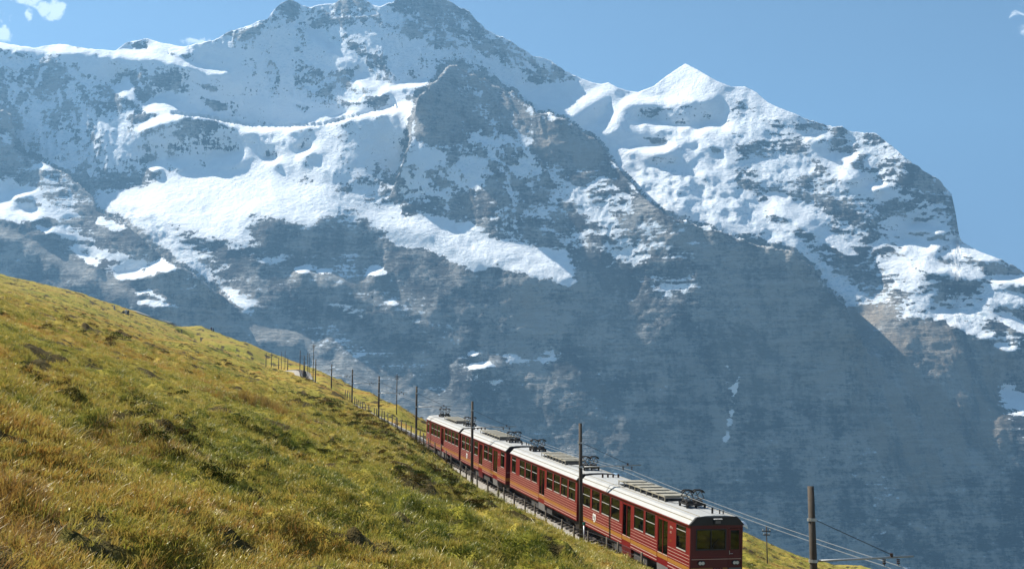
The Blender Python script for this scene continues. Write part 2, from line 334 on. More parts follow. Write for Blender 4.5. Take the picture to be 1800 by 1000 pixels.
 ('lit','5',[(225,233),(310,248),(315,258),(280,272),(240,257)]),
 ('lit','5',[(250,270),(285,272),(335,335),(290,322)]),
 ('lit','5',[(360,345),(415,350),(405,364),(365,362)]),
 ('lit','5',[(130,176),(185,186),(180,192),(135,188)]),
 ('rock','4',[(1060,450),(1130,500),(1220,610),(1160,600),(1090,530)]),
 ('rock','5',[(470,265),(540,285),(612,345),(645,390),(665,450),(685,535),(640,490),(560,400),(480,340)]),
 ('bare','5',[(160,380),(240,390),(330,460),(360,490),(280,490),(220,440)]),
 ('rock','5',[(110,110),(260,140),(400,180),(460,250),(440,250),(300,200),(180,170)]),
 ('shade','5',[(420,470),(500,460),(600,490),(670,545),(560,520),(490,530),(440,540),(400,520)]),
 # lower right terraces
 ('mixlo','p',[(1310,350),(1360,350),(1430,400),(1500,430),(1560,400),(1690,425),(1800,478),(1900,520),(2300,680),(2300,760),(1900,640),(1760,612),(1700,590),(1600,560),(1530,540),(1470,480),(1400,420)]),
 ('rock','5',[(0,410),(30,430),(80,480),(160,500),(170,530),(100,520),(30,450)]),
 ('rock','5',[(170,540),(260,580),(340,600),(420,650),(470,720),(420,740),(330,690),(240,640)]),
 ('rock','5',[(420,560),(480,600),(380,590)]),
 ('rock','5',[(520,650),(640,670),(760,690),(720,720),(600,715)]),
 ('lit','5',[(0,365),(60,400),(120,440),(160,480),(240,530),(322,592),(280,592),(200,547),(150,512),(80,477),(20,457),(0,422)]),
 ('ice','5',[(0,490),(60,500),(130,570),(200,640),(300,700),(362,757),(270,777),(230,732),(180,682),(120,602),(60,592),(20,562)]),
 ('lit','5',[(498,490),(520,483),(560,488),(635,522),(560,512),(500,507)]),
 ('lit','5',[(490,528),(560,526),(605,560),(595,590),(640,588),(700,640),(765,677),(680,672),(620,662),(540,652),(500,602),(478,562)]),
 ('rock','5',[(550,530),(585,535),(580,550),(550,545)]),
 ('rock','5',[(560,590),(640,600),(690,640),(600,620)]),
 ('lit','5',[(648,553),(720,578),(780,598),(825,627),(740,612),(660,582)]),
 ('shade','5',[(380,600),(480,620),(530,660),(612,717),(560,712),(480,672),(420,642)]),
 ('lit','5',[(590,778),(640,798),(700,850),(802,892),(740,887),(660,852),(600,812)]),
 ('lit','5',[(800,803),(1000,850),(1000,875),(900,866),(840,842)]),
 ('half','5',[(720,740),(800,728),(900,728),(1000,740),(1000,770),(820,767)]),
 ('lit','5',[(780,680),(900,666),(1000,690),(900,694),(820,692)]),
 ('lit','5',[(780,898),(875,930),(830,932)]),
 ('half','5',[(460,708),(500,708),(560,758),(600,802),(520,772),(470,742)]),
 ('half','5',[(660,760),(740,800),(760,850),(700,820),(650,790)]),
 ('litx','p',[(1744,668),(1800,693),(1900,730),(1900,770),(1800,724),(1760,702)]),
 ('sunrock','5',[(262,780),(350,752),(430,758),(485,800),(430,852),(340,882),(300,852)]),
 ('brown','5',[(430,850),(560,820),(700,880),(860,940),(900,1000),(500,1000),(400,950)]),
 # great glacier and its fall
 ('field','p',[(163,344),(186,339),(224,334),(252,320),(290,313),(297,302),(325,295),(330,287),(357,292),(371,283),(385,288),(413,290),(434,295),(455,298),(472,306),(490,312),(510,322),(540,328),(560,332),(590,342),(620,352),(650,365),(690,378),(715,382),(745,388),(790,405),(830,432),(857,457),(830,457),(800,442),(770,432),(740,422),(700,412),(675,402),(655,395),(640,385),(600,380),(575,378),(560,385),(550,390),(560,400),(570,407),(545,403),(520,393),(500,386),(478,384),(450,383),(432,388),(430,400),(440,418),(454,436),(430,433),(400,426),(370,416),(330,406),(300,396),(270,386),(230,376),(175,369),(165,356)]),
 ('ice','6',[(480,310),(560,320),(700,330),(800,360),(860,420),(900,480),(960,560),(1030,640),(1110,700),(1180,740),(1230,800),(1288,858),(1240,852),(1180,852),(1120,802),(1080,742),(1000,682),(930,632),(880,592),(830,542),(760,492),(700,442),(620,402),(550,382),(490,352)]),
 ('half','6',[(880,470),(960,500),(1060,560),(1150,640),(1180,700),(1100,660),(1000,580),(920,520)]),
 ('mixlo','6',[(910,470),(1030,490),(1140,500),(1100,520),(1060,540),(980,540),(930,500)]),
 ('half','p',[(545,325),(590,335),(620,352),(640,372),(600,372),(560,362),(540,345)]),
 # cliffs under the glacier
 ('bare','7',[(80,300),(150,310),(300,350),(380,347),(480,342),(600,372),(680,412),(760,442),(880,482),(1000,542),(1100,592),(1200,562),(1335,562),(1300,700),(1200,800),(1000,780),(900,760),(800,640),(700,540),(560,480),(400,440),(250,420),(120,400),(70,350)]),
 ('mixlo','7',[(280,210),(340,220),(360,250),(330,270),(290,250)]),
 ('mixlo','7',[(380,240),(480,270),(560,330),(480,340),(380,310),(340,280)]),
 ('mix','7',[(60,380),(150,420),(330,440),(520,430),(540,470),(400,480),(200,470),(80,440)]),
 ('shade','7',[(610,340),(700,330),(800,350),(880,400),(1010,460),(1020,502),(940,492),(860,452),(780,412),(680,392),(620,372)]),
 ('soft','7',[(760,290),(850,310),(960,310),(1000,360),(1060,385),(1130,395),(1250,420),(1300,440),(1350,490),(1388,512),(1350,562),(1280,542),(1200,532),(1100,502),(1020,482),(960,422),(880,372),(800,322)]),
 ('brown','7',[(1040,590),(1180,580),(1230,650),(1200,720),(1100,700),(1040,650)]),
 ('slab','7',[(460,430),(640,520),(730,590),(820,660),(900,720),(960,800),(900,800),(800,740),(700,680),(560,620),(400,560),(200,520),(300,480)]),
 ('lit','7',[(540,512),(570,475),(632,517),(590,522)]),
 ('lit','7',[(265,490),(300,485),(312,507),(270,507)]),
 ('half','7',[(350,495),(410,500),(400,515),(360,512)]),
 ('shade','7',[(400,636),(450,640),(490,660),(540,680),(587,685),(545,697),(480,672),(420,657)]),
 ('half','7',[(620,620),(650,612),(662,632),(630,637)]),
 ('lit','7',[(943,865),(1000,860),(1032,860),(1010,882),(950,882)]),
 ('lit','7',[(938,832),(960,810),(972,832)]),
 ('mixhi','7',[(1070,828),(1150,835),(1192,872),(1110,867)]),
 ('mixhi','7',[(1370,782),(1440,743),(1450,782)]),
 ('mix','7',[(1200,870),(1270,790),(1310,790),(1250,850),(1210,892)]),
 ('mix','7',[(930,900),(1060,890),(1120,920),(1000,960),(940,960)]),
 ('dust','7',[(1270,968),(1350,978),(1340,986),(1280,978)]),
 ('dust','8',[(468,515),(490,509),(487,527)]),
 ('dust','8',[(498,370),(522,358),(512,380)]),
 ('mix','8',[(590,473),(700,485),(800,490),(800,499),(690,495),(600,484)]),
 ('dust','8',[(520,490),(552,479),(547,489),(522,498)]),
 ('mixlo','8',[(230,420),(420,440),(420,480),(330,500),(240,470)]),
 ('dark','8',[(410,280),(440,280),(440,440),(470,480),(490,700),(470,700),(450,600),(430,470),(410,420)]),
 ('brown','8',[(600,320),(680,350),(740,370),(800,440),(790,480),(700,480),(620,470),(590,400)]),
 ('bare','8',[(560,300),(600,310),(600,480),(540,480),(530,400)]),
 ('pale','8',[(20,330),(200,420),(260,560),(300,700),(200,760),(60,700),(0,560)]),
 ('deep','7',[(640,470),(760,560),(900,700),(1000,800),(1150,810),(1250,780),(1000,700),(860,560),(760,490)]),
 ('pale','p',[(1240,430),(1300,425),(1390,445),(1460,520),(1490,600),(1440,700),(1300,720),(1240,600)]),
 ('tan','p',[(1500,600),(1560,570),(1750,640),(1780,800),(1600,880),(1510,740)]),
 ('pale','p',[(900,640),(1040,660),(1180,760),(1240,900),(1000,820),(900,740)]),
 ('deep','p',[(1180,560),(1240,600),(1270,760),(1260,900),(1200,800),(1190,660)]),
 ('dust','p',[(1267,637),(1283,644),(1299,655),(1300,674),(1290,684),(1288,716),(1284,716),(1285,683),(1295,672),(1294,657),(1280,648)]),
 ('dust','p',[(1270,667),(1284,672),(1284,676),(1271,671)]),
 ('mixhi','p',[(1283,720),(1288,720),(1284,762),(1280,762)]),
 ('dust','p',[(1271,772),(1282,760),(1280,776)]),
 # left buttress
 ('rock','6',[(-700,-60),(-20,-160),(20,-150),(70,-140),(85,-80),(80,0),(60,40),(160,90),(250,110),(330,160),(400,210),(460,270),(490,350),(620,400),(700,440),(760,540),(860,580),(910,630),(1000,690),(1080,740),(1120,800),(1240,860),(1220,960),(1000,900),(700,840),(300,740),(0,640),(-700,600)]),
 ('bare','6',[(0,390),(200,430),(400,500),(500,600),(700,720),(900,760),(1080,780),(1220,880),(1220,1000),(900,900),(600,800),(300,700),(0,600),(-700,500)]),
 ('bare','6',[(250,350),(480,360),(600,440),(720,450),(760,570),(600,560),(480,500),(300,430)]),
 ('shade','6',[(-300,170),(0,178),(100,188),(200,228),(222,260),(160,256),(60,272),(0,272),(-300,260)]),
 ('lit','6',[(58,240),(130,233),(172,262),(100,277),(40,287),(60,265)]),
 ('lit','6',[(-300,260),(0,270),(30,290),(60,330),(112,412),(60,392),(0,387),(-300,380)]),
 ('lit','6',[(80,335),(150,350),(187,333),(212,387),(180,412),(120,362)]),
 ('shade','6',[(90,310),(300,330),(402,362),(260,382),(200,347),(110,332)]),
 ('mixhi','6',[(260,410),(450,440),(480,452),(400,442),(280,427)]),
 ('shade','6',[(270,440),(450,480),(532,507),(400,492),(300,472)]),
 ('shade','6',[(330,520),(480,530),(620,570),(762,580),(740,602),(700,652),(580,657),(520,622),(500,592),(400,552)]),
 ('bare','6',[(500,590),(600,592),(630,605),(560,625),(510,612)]),
 ('lit','6',[(385,553),(440,568),(482,600),(512,642),(470,622),(420,582)]),
 ('lit','6',[(578,655),(650,643),(720,643),(760,608),(800,578),(850,598),(905,632),(800,642),(720,672),(600,677)]),
 ('half','6',[(480,368),(560,388),(642,432),(560,442),(480,417)]),
 ('half','6',[(140,110),(220,98),(262,132),(180,127)]),
 ('half','6',[(620,740),(700,745),(750,738),(822,775),(835,797),(760,772),(690,767)]),
 ('lit','6',[(170,418),(272,450),(240,457)]),
 ('half','6',[(640,800),(760,780),(890,830),(800,830),(700,815)]),
 ('scree','6',[(-300,330),(0,415),(150,468),(300,558),(460,638),(600,702),(700,782),(640,782),(500,722),(350,652),(200,572),(60,492),(0,482),(-300,430)]),
 # moraines
 ('scree','p',[(420,570),(440,558),(520,578),(600,622),(690,645),(760,685),(860,735),(1000,800),(1000,860),(850,800),(700,740),(600,660),(560,660),(520,650),(450,610)]),
 ('slab','p',[(500,575),(540,585),(590,600),(650,630),(600,615),(545,600)]),
 ('dark','p',[(553,618),(588,617),(570,643)]),
 ('dark','p',[(504,612),(520,603),(536,612),(549,636),(530,642),(504,630)]),
 ('dark','p',[(450,600),(480,596),(505,610),(500,624),(460,612)]),
 ('slab','p',[(560,560),(700,620),(800,690),(830,720),(760,690),(640,640),(560,600)]),
]
# crest lines that stand in front of what is behind them: (relative step in distance, points)
RIDGES = [
 (.12,[(722,210),(733,170),(755,150),(796,111),(830,129),(880,154),(905,163),(950,199),(965,199),(1000,212),(1035,238),(1052,248),(1080,284),(1110,320),(1130,344),(1160,369),(1200,386),(1250,400),(1310,420),(1330,430),(1390,440),(1430,470),(1460,510),(1487,540),(1515,590),(1535,640)]),
 (.035,[(690,345),(692,325),(704,290),(720,245),(721,205)],(60,12)),
 (.05,[(290,200),(350,205),(430,221),(500,222),(560,221),(640,200),(690,188),(728,180)]),
 (.07,[(-300,170),(0,188),(22,202),(28,235),(25,262),(60,280),(120,306),(165,345),(172,374),(215,392),(262,428),(300,458),(340,482),(380,512),(425,548)]),
]
# ---------------------------------------------------------------- noise and view geometry
F_PX, PITCH = 2050.0, math.radians(8.3)
CT, ST = math.cos(PITCH), math.sin(PITCH)
def ray(x, y):
    """direction (per metre forward) of the sight line with survey angles x, y"""
    u = (np.asarray(x, float)-900.0)/F_PX; v = (500.0-np.asarray(y, float))/F_PX
    fw = CT - ST*v
    return u/fw, (ST + CT*v)/fw
def pt(x, y, Y):
    a, b = ray(x, y); return np.array([a*Y, Y, b*Y])
def hash2(ix, iy, seed):
    h = (ix.astype(np.int64)*374761393 + iy.astype(np.int64)*668265263 + seed*974634777) & 0xffffffff
    h = ((h ^ (h >> 13))*1274126177) & 0xffffffff
    h = ((h ^ (h >> 16))*2246822519) & 0xffffffff
    return ((h ^ (h >> 15)) & 0xffffff).astype(np.float64)/0x1000000
def vnoise(x, y, seed=0):
    fx = np.floor(x); fy = np.floor(y); tx = x-fx; ty = y-fy
    tx = tx*tx*tx*(tx*(tx*6-15)+10); ty = ty*ty*ty*(ty*(ty*6-15)+10)
    ix = fx.astype(np.int64); iy = fy.astype(np.int64)
    a = hash2(ix, iy, seed); b = hash2(ix+1, iy, seed); c = hash2(ix, iy+1, seed); d = hash2(ix+1, iy+1, seed)
    return (a*(1-tx)+b*tx)*(1-ty) + (c*(1-tx)+d*tx)*ty
def fbm(x, y, octs=5, seed=0, gain=.5, ridged=False):
    x = np.asarray(x, float); y = np.asarray(y, float)
    s = 0; a = 1.0; t = 0; c, d = math.cos(.6), math.sin(.6)
    for o in range(octs):
        n = vnoise(x, y, seed+o*17)*2-1
        if ridged: n = 1-2*np.abs(n)
        s = s + a*n; t += a; a *= gain
        x, y = (c*x-d*y)*2.03+3.1, (d*x+c*y)*2.03+7.7
    return s/t
def blur(m, r):
    r = int(round(r))
    if r < 1: return m
    for ax in (0, 1):
        p = np.pad(m, [(r+1, r) if k == ax else (0, 0) for k in (0, 1)], mode='edge')
        c = np.cumsum(p, axis=ax); n = m.shape[ax]
        hi = np.take(c, np.arange(2*r+1, 2*r+1+n), axis=ax); lo = np.take(c, np.arange(0, n), axis=ax)
        m = (hi-lo)/(2*r+1)
    return m
def inside(px, py, poly):
    r = np.zeros(px.shape, bool); n = len(poly)
    for i in range(n):
        x1, y1 = poly[i]; x2, y2 = poly[(i+1) % n]
        if y1 == y2: continue
        c = ((y1 > py) != (y2 > py)) & (px < (x2-x1)*(py-y1)/(y2-y1)+x1)
        r ^= c
    return r
def sm(a, b, x):
    t = np.clip((x-a)/(b-a), 0, 1); return t*t*(3-2*t)

def ridge_line(line, nr):
    """crest line with broken teeth between the surveyed points"""
    L = np.array(line, float); s = np.concatenate([[0], np.cumsum(np.hypot(*np.diff(L, axis=0).T))]); t = np.arange(0, s[-1], 4.0)
    x = np.interp(t, s, L[:, 0]); y = np.interp(t, s, L[:, 1]); k = .3 if nr == 2 else 1.0
    return np.stack([x+k*3*fbm(t/11, t*0, 3, 700+nr), y+k*(5*fbm(t/13, t*0+5, 3, 710+nr)-2.5*np.clip(fbm(t/7, t*0+9, 3, 720+nr), 0, 1))], 1)
# ---------------------------------------------------------------- mountain surface solved from its slopes
def solve_mountain():
    H = 2.5
    gx = np.arange(-440, 2260+H, H); gy = np.arange(-70, 1060+H, H)
    X, Yp = np.meshgrid(gx, gy)
    nx = fbm(X/60, Yp/60, 4, 11); ny = fbm(X/60, Yp/60, 4, 23)
    jx = fbm(X/9, Yp/7, 3, 31); jy = fbm(X/9, Yp/7, 3, 47)
    kx = fbm(X/4, Yp/3.5, 2, 53); ky = fbm(X/4, Yp/3.5, 2, 59)
    WX = X+nx*7+jx*6+kx*3; WY = Yp+ny*5+jy*5+ky*2.5
    chan = np.zeros((6,)+X.shape)
    for cls, cr, pts in P:
        ox, oy, sc = CROP[cr]; poly = [(ox+a/sc, oy+b/sc) for a, b in pts]
        xs = [p[0] for p in poly]; ys = [p[1] for p in poly]
        i0 = max(0, int((min(xs)-16-gx[0])/H)); i1 = min(len(gx), int((max(xs)+16-gx[0])/H)+2)
        j0 = max(0, int((min(ys)-14-gy[0])/H)); j1 = min(len(gy), int((max(ys)+14-gy[0])/H)+2)
        if i1 <= i0 or j1 <= j0: continue
        small = min(max(xs)-min(xs), max(ys)-min(ys)) < 26
        ar = abs(sum(p[0]*r[1]-r[0]*p[1] for p, r in zip(poly, poly[1:]+poly[:1])))/2; pe = sum(math.hypot(p[0]-r[0], p[1]-r[1]) for p, r in zip(poly, poly[1:]+poly[:1]))
        gain = min(max(17/(2*ar/pe), 1), 3.2) if cls in ('lit', 'soft', 'half') else 1
        w = .45 if small else 1.0
        sl = (slice(j0, j1), slice(i0, i1))
        m = inside(X[sl]+(WX[sl]-X[sl])*w, Yp[sl]+(WY[sl]-Yp[sl])*w, poly).astype(float)
        m = blur(m, 1 if (cls in ('lit', 'dust') or small) else 3 if cls in ('soft', 'brown', 'shade', 'scree', 'dark', 'ice') else 6)
        for k in range(6):
            chan[k][sl] = chan[k][sl]*(1-m) + K[cls][k]*(gain if k in (1, 2) else 1)*m
    cov, qb, qa, rel, warm, light = chan
    # big natural facets in the rock
    qa = qa + rel*(.75*fbm(X/60, Yp/100, 4, 61) + .3*fbm(X/24, Yp/34, 3, 65)); qb = qb + rel*.20*fbm(X/70, Yp/40, 4, 71)
    sn = sm(.8, .95, cov); amp = sn*(.02+.62*np.clip(rel, 0, .5)) 
    qa = qa + amp*(3.0*fbm(X/19, Yp/15, 4, 67) + 2.4*fbm(X/6.5, Yp/7, 3, 68)); qb = qb + amp*(2.6*fbm((X+.4*Yp)/22, (Yp-.2*X)/9, 4, 69) + 2.2*fbm(X/7, Yp/4.5, 3, 70))
    ice = sm(.85, 1.2, rel)*sm(.8, .9, cov); qb = qb + ice*1.9*fbm((X+.6*Yp)/13, (Yp-.25*X)/4.2, 4, 73); qa = qa + ice*1.2*fbm(X/8, Yp/8, 3, 75)
    gX = qa/F_PX*H; gY = -qb/F_PX*H                       # per cell, y runs down
    gx_f = .5*(gX[:, 1:]+gX[:, :-1]); gy_f = .5*(gY[1:, :]+gY[:-1, :])
    bare_edge = np.zeros(X.shape)
    for nr, (J, line, *fs) in enumerate(RIDGES):
        fx, fy = fs[0] if fs else (-25, 70)
        L = ridge_line(line, nr)
        poly = [tuple(p) for p in L] + [(p[0]+fx, p[1]+fy) for p in L[::-1]]
        M = inside(X, Yp, poly).astype(float)
        d = np.full(X.shape, 1e9)
        for (ax, ay), (bx, by) in zip(L[:-1], L[1:]):
            t = np.clip(((X-ax)*(bx-ax)+(Yp-ay)*(by-ay))/((bx-ax)**2+(by-ay)**2), 0, 1)
            d = np.minimum(d, np.hypot(X-ax-t*(bx-ax), Yp-ay-t*(by-ay)))
        near = d < 6
        if nr != 2: bare_edge = np.maximum(bare_edge, d < 4.5)
        ex = np.hypot(X-L[-1][0], Yp-L[-1][1]); e0 = np.hypot(X-L[0][0], Yp-L[0][1])
        wj = sm(4, 60, ex)*sm(4, 40, e0)*J*near
        gx_f -= (M[:, 1:]-M[:, :-1])*.5*(wj[:, 1:]+wj[:, :-1]); gy_f -= (M[1:, :]-M[:-1, :])*.5*(wj[1:, :]+wj[:-1, :])
    cov = cov*(1-.75*bare_edge)
    div = np.zeros(X.shape)
    div[:, :-1] += gx_f; div[:, 1:] -= gx_f; div[:-1, :] += gy_f; div[1:, :] -= gy_f
    h, w = div.shape
    E = np.block([[div, div[:, ::-1]], [div[::-1], div[::-1, ::-1]]])
    Fh = np.fft.rfft2(E)
    ky = 2*np.cos(2*np.pi*np.arange(2*h)/(2*h))-2; kx = 2*np.cos(2*np.pi*np.arange(w+1)/(2*w))-2
    den = ky[:, None]+kx[None, :]; den[0, 0] = 1; Fh = Fh/den; Fh[0, 0] = 0
    q = np.fft.irfft2(Fh, s=E.shape)[:h, :w]
    flute = blur(inside(X, Yp, [(-500,-80),(1050,-80),(1060,170),(960,200),(1000,330),(900,400),(600,360),(240,300),(160,330),(60,270),(-500,200)]).astype(float), 10)
    # relief of the rock: ribs, gullies and ledges; snow lies in the gullies and on the ledges
    low = sm(330, 520, Yp); slant = .55*sm(540, 660, X)*flute
    wx = X+nx*34+jx*8; wy = X*.10+Yp+ny*16
    ledge = .6*fbm(wx/46, wy/8, 5, 81)+.5*fbm(wx/90, wy/17, 4, 85); cr = fbm(X/30, Yp/26, 6, 101); fine = fbm(X/7, Yp/5, 4, 111, ridged=True)
    rib = fbm((X-slant*Yp+nx*16+jx*5)/15, (Yp+nx*20)/72, 5, 91, ridged=True)*np.where(cov > .5, -1, 1)
    det = 1.1*ledge*(1-.75*flute) + 1.3*rib*(.5+.9*flute)*(1-.35*low) + 2.2*cr*(1-.3*low) + .55*fine
    q = q + rel*.00115*det*np.clip(rel*1.5, 0, 1)
    dn = det/det.std(); up = -np.gradient(1.1*ledge*(1-.75*flute)+1.2*cr+.5*fine, axis=0); up /= up.std()
    bell = np.clip(1-np.abs(2*cov-1), 0, 1)**.8
    cov = np.clip(cov + bell*(.17*dn + .13*up), -.2, 1.2)
    q -= q[(np.abs(gy-760)).argmin(), :][np.abs(gx-900) < 700].mean()
    return gx, gy, q, cov, warm, light, rel, flute
def bil(G, gx, gy, x, y):
    H = gx[1]-gx[0]
    fx = np.clip((x-gx[0])/H, 0, len(gx)-1.001); fy = np.clip((y-gy[0])/H, 0, len(gy)-1.001)
    i = fx.astype(int); j = fy.astype(int); tx = fx-i; ty = fy-j
    return (G[j, i]*(1-tx)+G[j, i+1]*tx)*(1-ty)+(G[j+1, i]*(1-tx)+G[j+1, i+1]*tx)*ty
# ---------------------------------------------------------------- a few clouds in the sky
def clouds():
    gen = wn.new('ShaderNodeTexCoord').outputs['Generated']
    def mth(op, a, b=None):
        nd = wn.new('ShaderNodeMath'); nd.operation = op
        for i, x in enumerate((a, b)):
            if x is None: continue
            if isinstance(x, (int, float)): nd.inputs[i].default_value = x
            else: wl.new(x, nd.inputs[i])
        return nd.outputs[0]
    nz = wn.new('ShaderNodeTexNoise'); nz.inputs['Scale'].default_value = 95; nz.inputs['Detail'].default_value = 6; nz.inputs['Roughness'].default_value = .62; nz.inputs['Distortion'].default_value = .6
    wl.new(gen, nz.inputs['Vector'])
    nv = nz.outputs[0]; tot = None
    # centre (survey angles), half width, half height, thickness
    for x, y, w, h, k in ((92,18,21,19,1.0),(60,6,34,10,.75),(51,26,7,14,.85),(4,60,15,17,.9),(6,36,8,7,.6),(345,74,30,9,.8),(-60,30,60,30,.9),(1795,18,34,22,.45),(1797,54,18,12,.6),(1850,60,50,40,.6)):
        a, b = ray(x, y); c = Vector((float(a), 1, float(b))).normalized()
        rt = Vector((c.y, -c.x, 0)).normalized(); up = rt.cross(c)
        sub = wn.new('ShaderNodeVectorMath'); sub.operation = 'SUBTRACT'; wl.new(gen, sub.inputs[0]); sub.inputs[1].default_value = c
        dd = []
        for ax, s in ((rt, w), (up, h), (c, 400)):
            dt = wn.new('ShaderNodeVectorMath'); dt.operation = 'DOT_PRODUCT'; wl.new(sub.outputs[0], dt.inputs[0]); dt.inputs[1].default_value = ax*(F_PX/s)
            dd.append(mth('POWER', mth('ABSOLUTE', dt.outputs['Value']), 2))
        r = mth('ADD', mth('ADD', dd[0], dd[1]), dd[2])
        g = mth('MULTIPLY', mth('MAXIMUM', mth('SUBTRACT', 1.0, mth('MULTIPLY', r, .5)), 0.0), k)
        tot = g if tot is None else mth('MAXIMUM', tot, g)
    cv = mth('SUBTRACT', mth('ADD', mth('MULTIPLY', tot, 2.3), mth('MULTIPLY', nv, 4.2)), 3.15)
    mr = wn.new('ShaderNodeMapRange'); mr.interpolation_type = 'SMOOTHSTEP'; wl.new(cv, mr.inputs[0]); mr.inputs[1].default_value = .0; mr.inputs[2].default_value = .8
    mx = wn.new('ShaderNodeMix'); mx.data_type = 'RGBA'; wl.new(mr.outputs[0], mx.inputs[0]); wl.new(sky.outputs[0], mx.inputs[6]); mx.inputs[7].default_value = (9.0, 9.4, 9.8, 1)
    wl.new(mx.outputs[2], bg.inputs['Color']); wl.new(bg.outputs[0], wo.inputs['Surface'])
clouds()
# ---------------------------------------------------------------- the mountain
def mountain_mat():
    t = NT('snow_and_rock')
    cov = t.attr('snow'); warm = t.attr('warm'); light = t.attr('light'); rel = t.attr('relief'); flu = t.attr('flute')
    pa = t.pos((.011,.004,.034)); pb = t.pos((.02,.01,.006)); pc = t.pos((.016,.016,.016)); pd = t.pos((.075,.04,.13)); pe = t.pos((.0065,.004,.095), (0,.06,0)); pf = t.pos((.075,.03,.016), (0,math.radians(-14),0))
    n_led = t.noise(1.0, 8, pa, .62); n_rib = t.noise(1.0, 7, pb, .6); n_cr = t.noise(1.0, 8, pc, .62); n_f = t.noise(1.0, 7, pd, .68); n_st = t.noise(1.0, 5, pe, .7, .9); n_fl = t.noise(1.0, 5, pf, .65, .4)
    nz = t.n('ShaderNodeSeparateXYZ'); t.l(t.n('ShaderNodeNewGeometry').outputs['Normal'], nz.inputs[0])
    slope = t.math('MULTIPLY', t.math('SUBTRACT', nz.outputs[2], .38), .5)
    def wsum(*a):
        r = None
        for n_, w in a:
            v = t.math('MULTIPLY', t.math('SUBTRACT', n_, .5), w); r = v if r is None else t.math('ADD', r, v)
        return r
    k1 = t.math('SUBTRACT', 1.0, t.math('MULTIPLY', flu, .75))
    mixn = t.math('ADD', wsum((n_rib, .3), (n_cr, .5), (n_f, 1.5)), t.math('ADD', t.math('MULTIPLY', wsum((n_led, .5), (n_st, .95)), k1), t.math('MULTIPLY', wsum((n_fl, 1.0),), t.math('ADD', t.math('MULTIPLY', flu, .9), .3))))
    s0 = t.math('ADD', t.math('ADD', cov, slope), mixn)
    snow = t.step(s0, .475, .56)
    n_v = t.noise(1.0, 7, t.pos((.045,.02,.006), (0,math.radians(5),0)), .66, .3); n_b = t.noise(1.0, 5, t.pos((.0035,.003,.0045)), .6, .5)
    tone = wsum((n_led, 1.0), (n_rib, .6), (n_f, 1.5), (n_st, 1.2), (n_v, .9), (n_b, 2.0), (n_cr, 1.3))
    rock = t.ramp(t.math('ADD', t.math('MULTIPLY', tone, 1.5), .5), [(.15,(.035,.038,.043)), (.40,(.14,.14,.14)), (.60,(.27,.262,.245)), (.88,(.44,.42,.385))])
    rock = t.mix(t.math('MULTIPLY', warm, t.step(n_rib, .35, .6)), rock, (.34,.26,.18))
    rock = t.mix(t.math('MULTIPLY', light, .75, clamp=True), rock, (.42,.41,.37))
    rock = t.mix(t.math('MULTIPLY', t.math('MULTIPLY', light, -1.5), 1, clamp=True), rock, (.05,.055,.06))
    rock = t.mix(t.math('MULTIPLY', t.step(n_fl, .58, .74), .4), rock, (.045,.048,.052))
    sn = t.mix(t.step(n_cr, .35, .7), (.88,.89,.90), (.80,.83,.86))
    sn = t.mix(t.math('MULTIPLY', t.step(rel, .6, 1.2), t.step(n_f, .50, .62)), sn, (.50,.60,.66))
    col = t.mix(snow, rock, sn)
    hgt = t.math('ADD', t.math('MULTIPLY', n_cr, 1.0), t.math('ADD', t.math('MULTIPLY', n_f, .6), t.math('MULTIPLY', t.math('MULTIPLY', n_st, .9), t.math('SUBTRACT', 1.0, snow))))
    bs = t.math('ADD', t.math('MULTIPLY', snow, -.5), 1.0)
    bn = t.n('ShaderNodeBump'); bn.inputs['Distance'].default_value = 26; t.l(t.math('MULTIPLY', bs, .9), bn.inputs['Strength']); t.l(hgt, bn.inputs['Height'])
    return t.done(t.bsdf(col, .75, 0, .12, bn.outputs[0]))
D0 = 3000.0
